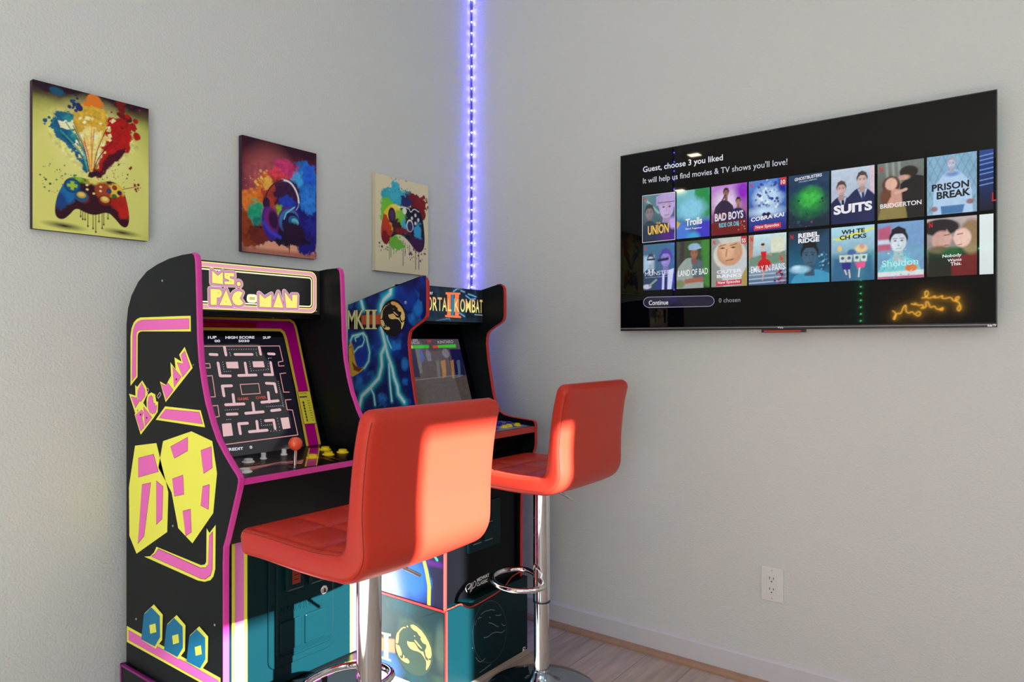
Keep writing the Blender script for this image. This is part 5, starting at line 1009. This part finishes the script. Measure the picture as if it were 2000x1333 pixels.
# riser under the second cabinet
r2 = thing('arcade_riser', 'dark riser box with red line and dragon roundels under the red edged cabinet', 'riser', (.26, ZC, 0), 'risers under the arcade cabinets')
qx1, qy0, qy1 = .508, -.727, -.263
rb = box('riser_box', (.036, qy0, 0), (qx1, qy1, .2825), M_MOULD, r2)
bm = bmesh.new()
bm_box(bm, (qx1-.005, qy0-.0012, 0), (qx1+.0015, qy0+.005, .2835)); bm_box(bm, (.036, qy0-.0015, .2775), (qx1, qy0+.003, .2835)); mobj('edge_trim', from_bm(bm, 'edge_trim'), M_RED, r2)
RS = Plane((0, qy0, 0), (1, 0, 0), (0, 0, 1)); tr_ = tracer(RS, 720, 940, 3.392)
R = Ras(RS, .04, .002, qx1-.006, .276, 150, K(28, 50, 52), tr_, .0006)
R.mix(np.clip((R.nz(20, 3)-.45)*3, 0, 1), K(16, 70, 78)); R.mix(np.clip((R.nz(30, 9)-.55)*3, 0, .8), K(60, 90, 60)); R.ell((120, 1230), 120, 100, K(60, 110, 170), 80, amt=.7); R.ell((400, 900), 120, 60, K(14, 50, 55), 50, amt=.8); R.poly([(75, 1040), (175, 1050), (175, 1140), (75, 1120)], K(190, 120, 90), 10); R.ell((480, 1100), 40, 120, K(80, 95, 80), 30, amt=.6)
R.build('side_print', M_PRINT, rb, .0006)
A = Art(RS, tr_, .0006, base=.0011); ec2 = np.array(tr_((300, 1110))); er2 = abs(tr_((422, 1110))[0]-tr_((178, 1110))[0])/2
emblem(A, ec2, er2, K(40, 40, 36), lambda p: tuple(np.array(K(235, 165, 95))*np.array([1, .9+.3*np.clip((ec2[1]+er2-p[1])/er2/2, 0, 1), 1])), K(50, 72, 62))
A.layer = 0
for x0 in (20, 86): A.poly([(x0, 975+x0*.3), (x0+62, 988+x0*.3), (x0+62, 1003+x0*.3), (x0+46, 1003+x0*.3), (x0+46, 1150+x0*.3), (x0+64, 1160+x0*.3), (x0+64, 1172+x0*.3), (x0, 1150+x0*.3), (x0, 1138+x0*.3), (x0+16, 1140+x0*.3), (x0+16, 993+x0*.3), (x0, 985+x0*.3)], K(240, 225, 130))
A.build('side_emblem', M_PRINT, rb, label='gold dragon roundel on the riser side')
RF = Plane((qx1, ZC, 0), (0, 1, 0), (0, 0, 1)); trf = tracer(RF, 720, 940, 3.392); A = Art(RF, trf, .0006)
top = [(500, 862), (560, 838), (598, 818), (622, 818), (648, 834), (672, 838), (700, 828), (800, 772), (850, 740), (900, 705), (930, 660), (950, 632), (1035, 585)]
A.stroke(smooth_line(top, 1), 7, K(200, 50, 40)); A.up()
GR = K(70, 78, 90)
A.stroke([(800+112*math.cos(t), 1000+205*math.sin(t)-.45*112*math.cos(t)*.35) for t in np.arange(36)*math.pi/18], 2.2, GR, closed=True)
for P in ([(745, 885), (762, 868), (775, 862), (790, 860), (812, 852), (835, 858)], [(840, 890), (860, 892), (878, 886)], [(795, 940), (820, 945), (845, 962), (860, 965)], [(880, 945), (890, 960), (905, 955)], [(762, 1038), (790, 1035), (815, 1010), (850, 1000), (880, 1008), (900, 990)], [(722, 915), (735, 905), (745, 905)], [(800, 900), (806, 906)], [(710, 1170), (730, 1200), (755, 1195), (770, 1175)], [(715, 925), (705, 955)], [(685, 1105), (690, 1110)], [(735, 1270), (810, 1215)]):
    A.stroke(smooth_line(P, 1), 4.5, K(110, 118, 130))
A.stroke([(1022, 1105), (1036, 1100), (1034, 1140), (1018, 1145)], 5, K(225, 225, 230), closed=True); A.disc((1024, 1122), 9, K(225, 225, 230))
A.build('front_print', M_PRINT, rb, label='red line and faint dragon roundel')

# ------------------------------------------------------------------ bar stools
def stool_profile():
    """centre line of the seat and back shell in local (x, z): x = 0 at the column, seat front at -x"""
    pts = [(-.222, .738), (-.20, .742), (-.14, .744), (-.06, .742), (.02, .740), (.08, .741), (.115, .744)]
    for q in range(0, 91, 10): pts.append((.125+.050*math.sin(math.radians(q)), .794-.050*math.cos(math.radians(q))))
    pts += [(.178, .83), (.181, .87), (.186, .92), (.193, .97), (.201, 1.01), (.211, 1.045), (.216, 1.06)]
    return pts
def make_stool(cx_, cy_, label, foot_ang, lever_ang, rot=0.):
    t = thing('bar_stool', label, 'bar stool', (cx_, cy_, 0), 'red bar stools')
    pr = smooth_line(stool_profile(), 2); P = [Vector((a, 0, b)) for a, b in pr]
    L = [0.]
    for a, b in zip(P, P[1:]): L.append(L[-1]+(b-a).length)
    tot = L[-1]; N = 150; NT = 78; NS = 78+1+6+7+12+6+6
    def at(s_):
        s_ = min(max(s_, 0), tot)
        for i in range(1, len(L)):
            if L[i] >= s_: f = (s_-L[i-1])/max(L[i]-L[i-1], 1e-9); return P[i-1].lerp(P[i], f)
        return P[-1].copy()
    sb = None
    rows = []; info = []
    for i in range(N+1):
        s_ = tot*(i/N); p = at(s_); tg = (at(s_+.004)-at(s_-.004)).normalized(); n = Vector((-tg.z, 0, tg.x))
        hw = .199; h = .029
        q = min(1, max(0, (p.z-.75)/.14)); h -= .006*q*q*(3-2*q)
        if p.z > .89: h -= (p.z-.89)*.012
        bend = math.exp(-((s_-.40)/.06)**2); hw -= .004*bend; h += .003*bend
        e0 = s_; e1 = tot-s_; rr = .030
        for e, r_ in ((e0, .040), (e1, .030)):          # plan corners and rounded end edges
            if e < r_: q = 1-e/r_; hw -= r_*(1-math.sqrt(max(0, 1-q*q)))*.8
            if e < .022: q = 1-e/.022; h *= math.sqrt(max(.0, 1-q*q*.94))
        ring = []; rc = min(h*.80, .017, hw*.5)
        loop = [(-hw+rc+(2*hw-2*rc)*q/NT, h) for q in range(NT+1)]
        loop += [(hw-rc+rc*math.cos(math.radians(90-90*q/6)), h-rc+rc*math.sin(math.radians(90-90*q/6))) for q in range(1, 7)]
        loop += [(hw-rc+rc*math.cos(math.radians(-90*q/6)), -h+rc+rc*math.sin(math.radians(-90*q/6))) for q in range(0, 7)]
        loop += [(hw-rc-(2*hw-2*rc)*q/12, -h) for q in range(1, 13)]
        loop += [(-hw+rc+rc*math.cos(math.radians(270-90*q/6)), -h+rc+rc*math.sin(math.radians(270-90*q/6))) for q in range(1, 7)]
        loop += [(-hw+rc+rc*math.cos(math.radians(180-90*q/6)), h-rc+rc*math.sin(math.radians(180-90*q/6))) for q in range(0, 6)]
        for yy, hh in loop:
            off = 0.
            if hh > h*.98:                    # upholstered face: stitched pillows on the seat and the back
                gs = abs(((s_-.030)/.125) % 1.-.5)*2; gy = abs((yy/.120+.5) % 1.-.5)*2
                gr = max(math.exp(-((1-gs)/.055)**2), math.exp(-((1-gy)/.055)**2))
                fade = min(1, max(0, (hw-.010-abs(yy))/.02))*min(1, max(0, (min(e0, e1)-.02)/.03))
                off = (.0065*(1-gs**4)*(1-gy**4)-.0045*gr)*fade
            elif hh < -h*.98: off = -.005*(1-(yy/max(hw, .01))**2)*min(1, e0/.05)*min(1, e1/.05)
            ring.append(p+n*(hh+off)+Vector((0, yy, 0)))
        rows.append(ring); info.append((p, n, hw, h))
    R0 = Vector((cx_, cy_, 0)); cr, sr = math.cos(rot), math.sin(rot)
    tw = lambda v: Vector((v.x*cr-v.y*sr, v.x*sr+v.y*cr, v.z))+R0
    k0 = next(i for i in range(N+1) if tot*(i/N) > .372)
    for nm, a, b in (('seat', 0, k0), ('backrest', k0, N)):
        bm = bmesh.new(); RR = [[bm.verts.new(tw(v)) for v in r] for r in rows[a:b+1]]
        for A_, B_ in zip(RR, RR[1:]):
            for k in range(NS): bm.faces.new((A_[k], A_[(k+1) % NS], B_[(k+1) % NS], B_[k]))
        bm.faces.new(RR[0]); bm.faces.new(RR[-1])
        o = mobj(nm, from_bm(bm, nm), M_LEATHER, t, smooth=True); o.data.set_sharp_from_angle(angle=math.radians(75))
        # stitched seams along the rims
        for sg in (1, -1):
            for hs in ((-1, 1) if nm == 'backrest' else (1,)):
                bm = bmesh.new(); pts = []
                for i in range(max(a, 4), min(b, N-4)+1):
                    p, n, hw, h = info[i]; rc = min(h*.80, .017); pts.append(tw(p+n*(hs*(h-rc*.30))+Vector((0, sg*(hw-rc*.30), 0))))
                bm_tube(bm, pts, .0010, 5); mobj('seam', from_bm(bm, 'seam'), M_STITCH, o, smooth=True)
    sx, sy = cx_, cy_
    lathe('seat_plate', (sx, sy, .690), [(0, 0), (.06, 0), (.085, .012), (.085, .024), (0, .024)], M_PLASTIC, t, 24)
    lathe('column', (sx, sy, .30), [(0, 0), (.0262, 0), (.0262, .012), (.0285, .013), (.0285, .395), (0, .395)], M_CHROME, t, 40)
    lathe('column_ring', (sx, sy, .305), [(0, 0), (.0295, 0), (.0295, .004), (0, .004)], M_PLASTIC, t, 40)
    lathe('gas_lift', (sx, sy, .05), [(0, 0), (.0258, 0), (.0258, .256), (0, .256)], M_CHROME, t, 40)
    lathe('base', (sx, sy, 0), [(0, 0), (.192, 0), (.1925, .004), (.188, .0075), (.15, .011), (.09, .018), (.06, .028), (.044, .042), (.034, .058), (.031, .075), (.0, .075)], M_BASE, t, 64)
    d = Vector((math.cos(foot_ang), math.sin(foot_ang), 0)); e = Vector((-d.y, d.x, 0)); c0 = Vector((sx, sy, .386))
    loc = [(.012, .030), (.012, .062), (.024, .094), (.052, .112), (.09, .112), (.13, .094), (.160, .055), (.170, .0)]
    pts = [(c0+d*a+e*b) for a, b in loc]+[(c0+d*a-e*b) for a, b in loc[-2::-1]]
    pts = [c0+d*.012+e*.01]+pts+[c0+d*.012-e*.01]
    tube('footrest', smooth_line([tuple(p) for p in pts], 2), .0092, M_CHROME, t, 14)
    la = Vector((math.cos(lever_ang), math.sin(lever_ang), 0)); l0 = Vector((sx, sy, .694))
    tube('height_lever', [tuple(l0+la*.03), tuple(l0+la*.08+Vector((0, 0, -.03))), tuple(l0+la*.122+Vector((0, 0, -.055)))], .0042, M_CHROME, t, 10)
    return t
make_stool(.883, -1.397, 'large nearest red padded bar stool in front of the pink edged cabinet', math.radians(180), math.radians(62))
make_stool(.741, -.502, 'red padded bar stool further back, near the wall below the television', math.radians(232), math.radians(58))
